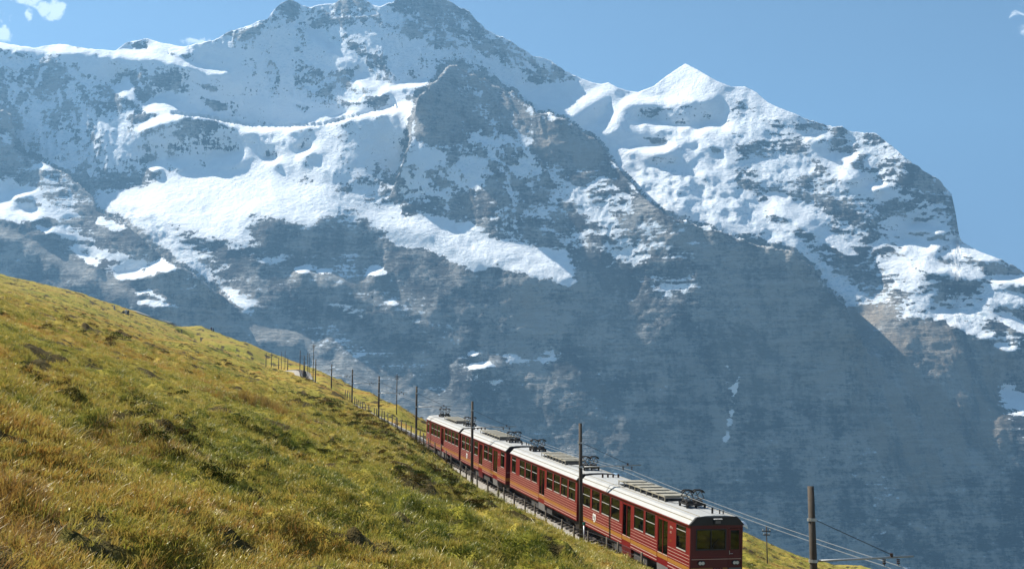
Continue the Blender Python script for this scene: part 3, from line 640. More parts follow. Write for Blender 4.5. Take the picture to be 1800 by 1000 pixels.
def build_mountain():
    gx, gy, q, cov, warm, light, rel, flute = solve_mountain()
    xs = np.concatenate([np.arange(-430, -130, 8), np.arange(-130, 1930, 2.4), np.arange(1930, 2250, 8)])
    sk = np.interp(xs, [p[0] for p in SKY], [p[1] for p in SKY])
    craggy = bil(1-cov, gx, gy, xs, sk+6)
    sk = sk + fbm(xs/13, xs*0, 5, 3)*(1.0+4.2*np.clip(craggy, 0, 1)) + fbm(xs/4, xs*0+9, 3, 4)*1.6*np.clip(craggy, 0, 1)
    n = 400; t = (np.arange(n)/(n-1))
    ys = sk[None, :] + (1050-sk[None, :])*(t[:, None]**1.06)
    XX = np.array(np.broadcast_to(xs[None, :], ys.shape)); ys = np.array(ys)
    Q = bil(q, gx, gy, XX, ys)
    for nr, (J, line, *fs) in enumerate(RIDGES):
        fx, fy = fs[0] if fs else (-25, 70)                # tuck the ground behind each crest in under it
        L = ridge_line(line, nr); L = L[3:-8]; poly = [tuple(p) for p in L]+[(p[0]+fx, p[1]+fy) for p in L[::-1]]
        bx0, by0 = L.min(0)-12; bx1, by1 = L.max(0)+12; sel = (XX > bx0) & (XX < bx1) & (ys > by0) & (ys < by1)
        px, py = XX[sel], ys[sel]; best = np.full(px.shape, 1e9); qx = px.copy(); qy = py.copy()
        for (ax, ay), (cx, cy) in zip(L[:-1], L[1:]):
            tt = np.clip(((px-ax)*(cx-ax)+(py-ay)*(cy-ay))/((cx-ax)**2+(cy-ay)**2+1e-9), 0, 1); ex = ax+tt*(cx-ax); ey = ay+tt*(cy-ay); d = np.hypot(px-ex, py-ey); m = d < best
            best[m] = d[m]; qx[m] = ex[m]; qy[m] = ey[m]
        m = (best < 3.3) & ~inside(px, py, poly); f = (best[m]+4.0)/np.maximum(best[m], .3)
        qv = Q[sel]; far_q = bil(q, gx, gy, px[m]-(qx[m]-px[m])/np.maximum(best[m], .3)*4, py[m]-(qy[m]-py[m])/np.maximum(best[m], .3)*4)
        qv[m] = np.maximum(qv[m], far_q); Q[sel] = qv
        px[m] += (qx[m]-px[m])*f; py[m] += (qy[m]-py[m])*f; XX[sel] = px; ys[sel] = py
    a, b = ray(XX, ys); D = D0*np.exp(Q)
    V = np.stack([a*D, D, b*D], -1)
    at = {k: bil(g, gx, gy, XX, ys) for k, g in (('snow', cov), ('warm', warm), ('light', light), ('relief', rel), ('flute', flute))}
    # the far side of the crest, and the foot running down to the valley
    back = []
    for k, (dd, dz) in enumerate(((2600, -2600), (1500, -1300), (800, -640), (350, -260), (120, -80), (30, -14))):
        r = V[0].copy(); r[:, 1] += dd; r[:, 0] += dd*a[0]*1.0; r[:, 2] += dz*(1+.25*fbm(xs/40, xs*0+k, 3, 60+k)); r[:, 2] = np.maximum(r[:, 2], -650); back.append(r)
    foot = V[-1].copy(); foot[:, 2] -= 260; foot[:, 1] -= 130
    foot2 = foot.copy(); foot2[:, 2] = -640; foot2[:, 1] -= 200
    V = np.concatenate([np.array(back), V, foot[None], foot2[None]], 0)
    nb = len(back)
    at = {k: np.concatenate([np.repeat(g[:1], nb, 0), g, np.repeat(g[-1:], 2, 0)], 0) for k, g in at.items()}
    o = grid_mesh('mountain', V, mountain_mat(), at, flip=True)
    tag(o, 'snow-capped rock massif with hanging glaciers behind the meadow', 'mountain', kind='structure')
    # valley ground out to the horizon
    m = MB(); t = NT('valley_forest_and_scree'); p = t.pos((.01,.01,.01)); nn = t.noise(1, 6, p)
    vm = t.done(t.bsdf(t.ramp(nn, [(.4,(.03,.045,.02)), (.6,(.10,.11,.06)), (.75,(.2,.19,.17))]), .9))
    g = np.linspace(-1, 1, 41); gxx, gyy = np.meshgrid(g*5100, g*5000+4650)
    o = grid_mesh('valley_floor', np.stack([gxx, gyy, -600+20*fbm(gxx/900, gyy/900, 3, 5)], -1), vm); tag(o, 'dark valley floor far below the meadow', 'valley', kind='structure')
build_mountain()
# ---------------------------------------------------------------- railway line: centre of the track at rail height
def track_knots():
    ks = []
    for Y in (5, 20, 37, 51.3, 65, 80, 95, 111, 134, 159, 186, 214, 243):
        X = 8.72-.2598*(Y-51.3)
        if Y < 51.3: e = (51.3-Y)/14.3; X -= .8*e*e if e < 1 else .8+1.6*(e-1)*.7
        z = float(np.interp(Y, (5, 51.3, 80, 111, 134, 159, 186, 214, 243), (-10.8, -6.0, -3.0, .27, 2.7, 5.3, 8.1, 11.1, 14.3)))
        ks.append((X, Y, z))
    return ks + [(-51.6, 290, 19.3), (-59.5, 330, 23.6), (-66.5, 355, 25.6), (-78, 385, 27.0), (-96, 412, 28.0), (-125, 440, 29.0)]
def catmull(K, step=1.0):
    K = np.array(K, float); K = np.concatenate([[2*K[0]-K[1]], K, [2*K[-1]-K[-2]]]); out = []
    for i in range(1, len(K)-2):
        p0, p1, p2, p3 = K[i-1:i+3]; n = max(2, int(np.linalg.norm(p2-p1)/step))
        for t in np.arange(n)/n:
            out.append(.5*((2*p1)+(-p0+p2)*t+(2*p0-5*p1+4*p2-p3)*t*t+(-p0+3*p1-3*p2+p3)*t**3))
    out.append(K[-2]); return np.array(out)
TRACK = catmull(track_knots(), 1.0)
TS = np.concatenate([[0], np.cumsum(np.linalg.norm(np.diff(TRACK[:, :2], axis=0), axis=1))])
def track_dist(X, Y):
    """signed distance from the track (negative uphill, left of it) and rail height there"""
    shp = X.shape; X = X.ravel(); Y = Y.ravel(); best = np.full(X.shape, 1e9); sg = np.zeros(X.shape); zz = np.zeros(X.shape)
    T = TRACK[::2]
    for a, b in zip(T[:-1], T[1:]):
        dx, dy = b[0]-a[0], b[1]-a[1]; L2 = dx*dx+dy*dy
        t = np.clip(((X-a[0])*dx+(Y-a[1])*dy)/L2, 0, 1)
        ex = X-a[0]-t*dx; ey = Y-a[1]-t*dy; d = np.hypot(ex, ey); m = d < best
        best[m] = d[m]; sg[m] = np.sign(dy*ex-dx*ey)[m]; zz[m] = (a[2]+t*(b[2]-a[2]))[m]
    return (best*np.where(sg == 0, 1, sg)).reshape(shp), zz.reshape(shp)
TY = np.array([25, 40, 60, 80, 110, 160, 220, 300, 400, 480, 600, 800.])
# sight angle of the ground in each direction, at the distances above from 60 m on; TN overrides the near ones (25, 40, 60, 80 m)
TX = {-900:(255,232,222,215,210,206,203,215,240), -300:(450,425,414,406,400,395,391,400,440), 0:(553,527,515,506,498,488,481,494,530), 135:(597,570,557,546,534,521,513,527,565),
 270:(645,618,605,594,581,568,561,575,615), 350:(671,646,625,604,612,604,588,574,615), 430:(698,674,650,634,643,628,600,606,640), 470:(712,687,665,650,652,651,617,634,665),
 530:(731,706,670,663,661,647,640,660,690), 565:(742,712,676,681,664,655,653,670,700), 600:(754,718,692,702,682,667,678,690,720), 650:(768,727,731,712,692,700,710,716,728), 700:(781,757,746,715,720,735,745,752,770), 750:(812,783,765,745,752,765,775,783,795),
 830:(858,828,790,778,784,796,806,812,822), 900:(897,832,812,805,812,822,830,836,845), 1000:(946,868,846,843,850,858,865,870,880), 1100:(972,912,892,882,886,895,900,905,912), 1200:(1000,945,922,910,908,917,924,932,942), 1305:(1018,978,954,940,935,943,951,960,970), 1347:(1030,1000,977,963,955,962,970,980,992),
 1400:(1046,1014,996,983,976,983,990,998,1010), 1444:(1055,1026,1010,997,987,993,989,1001,1014), 1500:(1070,1042,1028,1017,1009,1004,990,1006,1022), 1540:(1080,1055,1042,1031,1023,1016,1000,1016,1032),
 1700:(1122,1103,1088,1078,1068,1060,1054,1062,1075), 2100:(1250,1228,1216,1211,1208,1207,1207,1216,1228), 2900:(1510,1490,1478,1472,1470,1470,1470,1480,1490)}
TN = {750:(880,834,813,800), 830:(912,873,861,856), 900:(939,906,898,889), 1000:(970,955,947,930), 1100:(1008,996,979,938), 1200:(1046,1036,1010,970), 1305:(1090,1080,1020,996), 1347:(1106,1090,1034,1014), 1400:(1120,1100,1050,1028), 1444:(1130,1095,1060,1042), 1500:(1145,1100,1074,1056), 1540:(1152,1105,1084,1068)}
_tx = np.array(sorted(TX)); _te = np.zeros((len(_tx), len(TY)))
for _i, _x in enumerate(_tx):
    row = [None, None, TX[_x][0], None]+list(TX[_x][1:])
    if _x in TN: row[:4] = TN[_x]
    for _j, _Y in enumerate(TY):
        if row[_j] is None: continue
        a, b = ray(_x, row[_j]); _te[_i, _j] = b - (-.33*a-1.6/_Y)
    if row[3] is None: _te[_i, 3] = .5*(_te[_i, 2]+_te[_i, 4])
def plane_e(u, Y):
    x = 900+u*F_PX
    L = np.log(TY); ly = np.log(np.clip(Y, 25, 800)); near = sm(12, 25, Y)
    i = np.clip(np.searchsorted(_tx, x)-1, 0, len(_tx)-2); fx = np.clip((x-_tx[i])/(_tx[i+1]-_tx[i]), 0, 1)
    j = np.clip(np.searchsorted(L, ly)-1, 0, len(L)-2); fy = np.clip((ly-L[j])/(L[j+1]-L[j]), 0, 1); fy = fy*fy*(3-2*fy)*.6+fy*.4
    return near*((_te[i,j]*(1-fx)+_te[i+1,j]*fx)*(1-fy)+(_te[i,j+1]*(1-fx)+_te[i+1,j+1]*fx)*fy)
def terrain(X, Y, detail=True):
    X = np.asarray(X, float); Y = np.asarray(Y, float)
    Yc = np.maximum(Y, 8.0); u = X/np.sqrt(Yc*Yc+12*12*(Y < 40)*((40-np.minimum(Y, 40))/40))
    z = -.33*X - 1.6 + np.where(Y > 12, plane_e(X/np.maximum(Y, 12), Y)*Y, 0)
    z = z - .5*np.maximum(Y-800, 0)
    d, zr = track_dist(X, Y)
    rough = np.ones(X.shape)
    if detail:
        big = 1.1*fbm(X/42, Y/42, 3, 201)*sm(30, 120, Y) + .34*fbm(X/13, Y/16, 3, 205)*sm(6, 22, Y)
        hum = .46*np.maximum(fbm(X/2.6, Y/3.4, 3, 211), -.22) + .20*fbm(X/1.0, Y/1.2, 3, 221, ridged=True) + .07*fbm(X/.42, Y/.42, 2, 231)*(Y < 70)
        steps = .42*np.abs(fbm(X/30, Y/9, 3, 241))*sm(20, 50, Y)
        rough = sm(3.0, np.where((d < 0) & (Y < 130), 15.0, 7.0), np.abs(d))
        z = z + rough*(big+hum*(.55+.75*sm(-.3, .5, fbm(X/18, Y/18, 3, 251)))-steps)
    lf = np.where(d < 0, sm(1.75, 2.6, -d), sm(1.9, 7.5, d))
    on = sm(470, 430, Y)
    zt_ = zr - .62
    return z*(lf*on+(1-on)) + zt_*(1-lf)*on
def bald_spots(X, Y):
    k = sm(14, 34, Y); return fbm(X/2.0, Y/2.3, 3, 521)*k + (fbm(X/.75, Y/.9, 3, 523)-.10)*(1-k)
def meadow_colors(t, p):
    big = t.noise(.045, 4, p); mid = t.noise(.35, 5, p, .6); fine = t.noise(3.0, 5, p, .65)
    f = t.math('ADD', t.math('ADD', t.math('MULTIPLY', big, .62), t.math('MULTIPLY', mid, .5)), t.math('MULTIPLY', fine, .22))
    return t.ramp(f, [(.43,(.07,.10,.014)), (.54,(.18,.18,.022)), (.63,(.29,.245,.040)), (.73,(.34,.245,.052)), (.83,(.30,.14,.026))]), big, mid, fine
def meadow_mat():
    t = NT('pasture_turf'); p = t.pos(src='world')
    c, big, mid, fine = meadow_colors(t, p)
    f2 = t.noise(1.5, 6, p, .7)
    c = t.mix(t.step(f2, .54, .66), c, (.030,.030,.010))
    c = t.mix(t.math('MULTIPLY', t.step(t.attr('bald'), .20, .34), .9), c, (.040,.028,.014))
    c = t.mix(t.math('MULTIPLY', t.step(f2, .45, .30), .55), c, (.36,.29,.075))
    return t.done(t.bsdf(c, .95, 0, .05, t.bump(t.math('ADD', fine, f2), .9, .12)))
def build_meadow():
    Ys = [-30, -18, -10, -5, -1, 1.5, 3]
    y = 3.0
    while y < 820: y *= 1.0125; Ys.append(y)
    for k in (900, 1000, 1150, 1400, 1800, 2200): Ys.append(k)
    Ys = np.array(Ys)
    xs = np.concatenate([np.arange(-900, -200, 14), np.arange(-200, 2000, 3.4), np.arange(2000, 2900, 18)])
    U = (xs-900)/F_PX; W = np.where(Ys < 12, np.sqrt(np.maximum(Ys, 0)**2+12**2), np.sqrt(np.maximum(Ys, 0)**2+144*np.clip((40-Ys)/28, 0, 1)))
    X = U[None, :]*W[:, None]; Y = np.broadcast_to(Ys[:, None], X.shape)
    Z = terrain(X, Y); Z = np.maximum(Z, -640)
    o = grid_mesh('meadow', np.stack([X, Y, Z], -1), meadow_mat(), {'bald': bald_spots(X, Y)})
    tag(o, 'steep golden alpine meadow falling to the right', 'meadow', kind='structure')
build_meadow()
def zt(X, Y): return float(terrain(np.array([float(X)]), np.array([float(Y)]))[0])
def ground_hit(x, y, Y0=5, Y1=700):
    """first point of the meadow on sight line x, y"""
    a, b = ray(x, y); Ys = np.exp(np.linspace(math.log(Y0), math.log(Y1), 900))
    zz = terrain(a*Ys, Ys); k = np.argmax(zz >= b*Ys) if (zz >= b*Ys).any() else np.argmin(b*Ys-zz)
    return np.array([a*Ys[k], Ys[k], zz[k]])
# ---------------------------------------------------------------- track: ballast, rails, rack, sleepers
def track_frame(s):
    i = min(max(int(np.searchsorted(TS, s)), 1), len(TS)-1)
    f = (s-TS[i-1])/max(TS[i]-TS[i-1], 1e-6); p = TRACK[i-1]*(1-f)+TRACK[i]*f
    d = TRACK[min(i+1, len(TS)-1)]-TRACK[max(i-2, 0)]; d = d/np.linalg.norm(d)
    r = np.array([d[1], -d[0], 0]); r /= np.linalg.norm(r)
    return p, d, r
S_FRONT = float(np.interp(51.31, TRACK[:, 1], TS))       # front end of the train
def sweep(name, mat, parent, off, prof, s0=5, s1=None, ds=2.0):
    s1 = s1 or TS[-1]-2; ss = np.arange(s0, s1, ds); mb = MB(); n = len(prof); vs = []; fs = []
    for k, s in enumerate(ss):
        p, d, r = track_frame(s)
        for (a, z) in prof: vs.append(tuple(p+r*(off+a)+np.array([0, 0, z])))
    for k in range(len(ss)-1):
        for j in range(n): fs.append((k*n+j, k*n+(j+1) % n, (k+1)*n+(j+1) % n, (k+1)*n+j))
    mb.add(vs, fs); return mb.build(name, mat, parent)
def build_track():
    t = NT('grey_ballast'); p = t.pos(src='world'); v = t.n('ShaderNodeTexVoronoi'); v.inputs['Scale'].default_value = 9; t.l(p, v.inputs['Vector'])
    bm_ = t.done(t.bsdf(t.mix(t.noise(.8, 4, p), t.ramp(v.outputs['Color'], [(.2,(.20,.19,.18)), (.8,(.46,.44,.41))]), (.30,.27,.22)), .95, 0, .1, t.bump(v.outputs['Distance'], 1.0, .06)))
    ss = np.arange(3, TS[-1], .5); offs0 = np.array([-2.4,-2.1,-1.8,-1.4,-1.1,-.8,-.4,0,.4,.8,1.1,1.4,1.8,2.3,2.9]); zb = np.array([-.95,-.46,-.33,-.24,-.20,-.19,-.19,-.19,-.19,-.19,-.20,-.24,-.36,-.70,-1.2])
    V = np.zeros((len(ss), len(offs0), 3))
    for k, s in enumerate(ss):
        p0, d, r = track_frame(s); offs = offs0; V[k] = p0[None, :]+r[None, :]*offs[:, None]; V[k, :, 2] += zb
    V[:, :, 2] += .05*fbm(V[:, :, 0]*2.2, V[:, :, 1]*2.2, 3, 301)
    o = grid_mesh('track_bed', V, bm_); tag(o, 'grey gravel bed of the railway line', 'track bed', kind='structure')
    root = empty('railway_track', Matrix.Translation(Vector(TRACK[40]))); tag(root, 'narrow railway track with toothed middle rail climbing the meadow', 'railway track')
    inv = root.matrix_world.inverted()
    def child(o): o.parent = root; o.matrix_parent_inverse = inv; return o
    for sgn in (-1, 1): child(sweep('rail', M['rail'], None, sgn*.5, [(-.035,0),(.035,0),(.02,-.12),(-.02,-.12)]))
    child(sweep('rack_rail', M['rust'], None, 0, [(-.03,.03),(.03,.03),(.03,-.10),(-.03,-.10)]))
    mb = MB()
    for s in np.arange(6, TS[-1]-4, .75):
        p0, d, r = track_frame(s); d = Vector(d); r = Vector(r); c = Vector(p0)+Vector((0,0,-.125)); u = Vector((0,0,1))
        vs = [c+r*(a*.9)+d*(b*.11)+u*(e*.07) for e in (-1,1) for b in (-1,1) for a in (-1,1)]
        mb.add(vs, [(0,1,3,2),(4,6,7,5),(0,4,5,1),(1,5,7,3),(3,7,6,2),(2,6,4,0)])
    sl = child(mb.build('sleeper', M['sleeper'], None)); sl['kind'] = 'stuff'
build_track()
# ---------------------------------------------------------------- masts with bracket arms, wires
def mast_mesh(h, r):
    return MB().tube([(0,0,-.6),(0,0,h*.5),(0,0,h)], r*1.12, 10, r2=r*.86)
ARM_PTS = []
def build_mast(base, h, arm_z, right, r=.105, label='', arm=True, galv=False, rng=None):
    """right: unit vector across the track; arm_z above base"""
    yaw = math.atan2(right[1], right[0])
    root = empty('catenary_mast', Matrix.Translation(Vector(base)) @ Matrix.Rotation(yaw, 4, 'Z'))
    tag(root, label, 'mast', 'railway masts along the track')
    mast_mesh(h, r).build('pole', M['pole'], root)
    if not arm: return root
    MB().tube([(r*.8,0,arm_z-.05),(1.5,0,arm_z-.01),(3.35,0,arm_z+.05)], .034, 6).build('bracket_arm', M['galv'], root)
    MB().tube([(r*.8,0,arm_z+1.2),(2.62,0,arm_z+.10)], .013, 5).build('stay_wire', M['cable'], root)
    for z in (arm_z-.05, arm_z+1.2):
        MB().disc((0,0,z-.045), (0,0,1), r*1.25, .09, 10).build('clamp_band', M['galv'], root)
    for x in (2.36, 2.84):
        m = MB(); 
        for k in range(3): m.disc((x,0,arm_z-.03-k*.055), (0,0,-1), .055-.008*(k % 2), .04, 8)
        m.tube([(x,0,arm_z-.17),(x,0,arm_z-.24)], .012, 5); m.build('insulator', M['insul'], root)
    m = MB(); m.disc((2.62,0,arm_z+.03), (0,0,1), .05, .12, 8); m.build('stay_insulator', M['insul'], root)
    return root
MAST_LABELS = ['thick brown mast nearest the camera, its arm over two wires','dark mast standing in front of the second railcar joint','dark mast standing before the third railcar','brown mast just behind the tail of the train','first mast up the line beyond the train with fence posts at its foot','second mast up the line beyond the train','third mast up the line beyond the train','fourth mast up the line just before the bend','fifth mast up the line with a dark box on it']
def build_masts():
    rows = []                                              # along the straight, every 25 m
    for k, Y in enumerate((36.6, 61.6, 86.6, 109.8, 134, 159, 186, 214, 240)):
        s = float(np.interp(Y+.6, TRACK[:, 1], TS)); p, d, r = track_frame(s); off = 2.4
        if k == 0: off = 2.36
        b = p - r*off; g = zt(b[0], b[1]); top = p[2]+(6.5 if k < 2 else 6.15); b[2] = min(g, top-4)
        h = top-b[2]
        root = build_mast(b, h, p[2]+4.28-b[2], r, r=.115 if k == 0 else .10, label=MAST_LABELS[k])
        rows.append((b + r*2.36 + np.array([0,0,p[2]+4.28-b[2]-.24]), b + r*2.84 + np.array([0,0,p[2]+4.28-b[2]-.24])))
    # masts round the bend and the poles beyond it: (x, top, Y, label, arm)
    far = [(506,629.5,362,'short dark mast right beside the visible bend of the track',1),(490,628,380,'mast left of the visible bend of the track',1),(477.5,620,395,'second mast from the left of the row at the bend',1),(468,620,402,'leftmost mast of the row at the bend',1),
           (528,616,345,'mast with a thin cross arm where the track vanishes over the crest',1)]
    for x, top, Y, lab, arm in far:
        a, b = ray(x, top); bx = np.array([a*Y, Y, zt(a*Y, Y)]); h = max(4.2, b*Y-bx[2])
        s = float(np.interp(Y, TRACK[:, 1], TS)); p, d, r = track_frame(s)
        root = empty('catenary_mast', Matrix.Translation(Vector(bx)) @ Matrix.Rotation(math.atan2(r[1], r[0]), 4, 'Z')); tag(root, lab, 'mast', 'railway masts along the track')
        mast_mesh(h, .13).build('pole', M['pole'], root)
        if arm: MB().tube([(0,0,h-1.6),(3.2,0,h-1.5)], .04, 5).build('bracket_arm', M['galv'], root)
    # wires
    first = np.array(rows[0]); second = np.array(rows[1])
    ext = [2*first-second+np.array([[0,0,-.0],[0,0,-.0]])]
    seq = [e for e in ext]+[np.array(r) for r in rows]
    for w in (0, 1):
        pts = []
        for k in range(len(seq)-1):
            a, b = seq[k][w], seq[k+1][w]
            for t in np.arange(10)/10: pts.append(a*(1-t)+b*t+np.array([0,0,-.14*4*t*(1-t)]))
        pts.append(seq[-1][w])
        o = MB().tube(pts, .0115, 5).build('contact_wire', M['wire'])
        tag(o, ('bright overhead wire on the meadow side, hung below the bracket arms','bright overhead wire on the valley side, hung below the bracket arms')[w], 'overhead wire', 'overhead wires of the railway')
build_masts()
def build_line_poles():
    # wooden poles of the line down the slope: (x, top, base, Y, label)
    rows = [(1347,927,1004,112,'slim pole with small cross arms standing right of the train on the meadow',1),(698,657,714,196,'slim pole with cross arm on the meadow crest above the train',1),(551.7,604,652,262,'tallest dark pole on the crest above the bend',1),
            (541,621,660,275,'thin pole on the crest, left one of the close pair',0),(543.9,621,660,290,'thin pole on the crest, right one of the close pair',0),(501.5,617,636,400,'thin far pole breaking the skyline above the bend',0),(495.2,618,648,345,'thin far pole below the skyline, left of its neighbour',0),(536,638,668,236,'short pole carrying a dark box low on its shaft',2)]
    for x, top, base, Y, lab, arms in rows:
        a, b = ray(x, top); g = zt(a*Y, Y); h = max(b*Y-g, 3.5); root = empty('line_pole', Matrix.Translation(Vector((a*Y, Y, g)))); tag(root, lab, 'pole', 'slim poles on the meadow')
        rp = .062 if Y < 150 else .09; MB().tube([(0,0,-.5),(0,0,h)], rp, 8, r2=rp*.75).build('pole', M['pole'], root)
        if arms == 2: MB().box(-.3,.3,-.2,.2,.35,1.5).build('signal_box', M['under'], root)
        if arms == 1:
            for z, w in ((h-.45, .40), (h-.80, .30)):
                arm = MB().box(-w,w,-.045,.045,z-.05,z+.05).build('cross_arm', M['pole'], root)
                for xx in (-w+.06, w-.06): MB().disc((xx,0,z+.05),(0,0,1),.045,.14,6).build('insulator', M['white'], arm)
build_line_poles()
# ---------------------------------------------------------------- fence along the uphill side
def build_fence():
    root = empty('track_fence', Matrix.Translation(Vector(TRACK[60]))); tag(root, 'low wooden post and wire fence along the uphill side of the track', 'fence')
    inv = root.matrix_world.inverted(); tops = []
    ss = np.arange(S_FRONT+1, S_FRONT+118, 2.35); rng = random.Random(4)
    for s in ss:
        p, d, r = track_frame(s+rng.uniform(-.3, .3)); b = p-r*((3.1 if p[1] < 116 else 2.75)+rng.uniform(-.12, .12)); g = zt(b[0], b[1])
        lean = Vector((rng.uniform(-.06,.06), rng.uniform(-.06,.06), 1)); h = 1.08-.42*float(sm(88, 52, b[1]))+rng.uniform(-.1,.1)
        b = Vector((b[0], b[1], g)); t = b+lean*h
        o = MB().tube([b-Vector((0,0,.3)), t], .062+rng.uniform(-.008,.014), 6, r2=.052).build('post', M['post'], None); o.parent = root; o.matrix_parent_inverse = inv
        tops.append((b, lean*h))
    for f in (.92, .58):
        o = MB().tube([b+v*f for b, v in tops], .005, 4).build('fence_wire', M['cable'], None); o.parent = root; o.matrix_parent_inverse = inv
    # steel marker post with a teal cap by the mast
    h = pt(1027, 946, 60.0); g = zt(h[0], h[1])
    m = empty('marker_post', Matrix.Translation(Vector((h[0], h[1], g)))); tag(m, 'short grey marker post with a teal cap beside the mast at the train', 'marker post')
    MB().tube([(0,0,-.3),(0,0,.95)], .045, 8).build('post', M['galv'], m); MB().disc((0,0,.95),(0,0,1),.075,.14,10).build('cap', M['teal'], m)
build_fence()
# ---------------------------------------------------------------- railcars.  x forward (downhill), y to the left, z up from the rail
HW, ZB, ZE = 1.22, .76, 3.0
def wall(mb, xa, xb, ops, y0, y1):
    """side wall from xa to xb with openings (x0, x1, z0, z1)"""
    x = xa
    for (a, b, z0, z1) in sorted(ops):
        if a > x: mb.box(x, a, y0, y1, ZB, ZE)
        if z0 > ZB: mb.box(a, b, y0, y1, ZB, z0)
        mb.box(a, b, y0, y1, z1, ZE); x = b
    if x < xb: mb.box(x, xb, y0, y1, ZB, ZE)
def window(parent, x0, x1, z0, z1, y, sg, split=.42, thin=False):
    """sliding window in a side wall; sg = outward side"""
    f = MB(); t = .026; ya, yb = sorted((y-sg*.035, y+sg*.006)); zm = z1-(z1-z0)*split
    for (p, q, r, s) in ((x0,x1,z1-t,z1),(x0,x0+t,z0,z1-t),(x1-t,x1,z0,z1-t)): f.box(p,q,ya,yb,r,s)
    o = f.build('window', M['black'], parent)
    MB().box(x0+t,x1-t,ya,yb,z0,z0+t*1.6).build('sill', M['alu'], o); MB().box(x0+t,x1-t,ya,yb-.002 if sg > 0 else yb,zm-t*.45,zm+t*.45).build('sash_bar', M['alu'], o)
    for (r, s) in ((z0+t*1.6,zm-t*.45),(zm+t*.45,z1-t)):
        MB().box(x0+t,x1-t,y-sg*.022-.004,y-sg*.022+.004,r+.002,s-.002).build('pane', M['glass'], o)
    return o
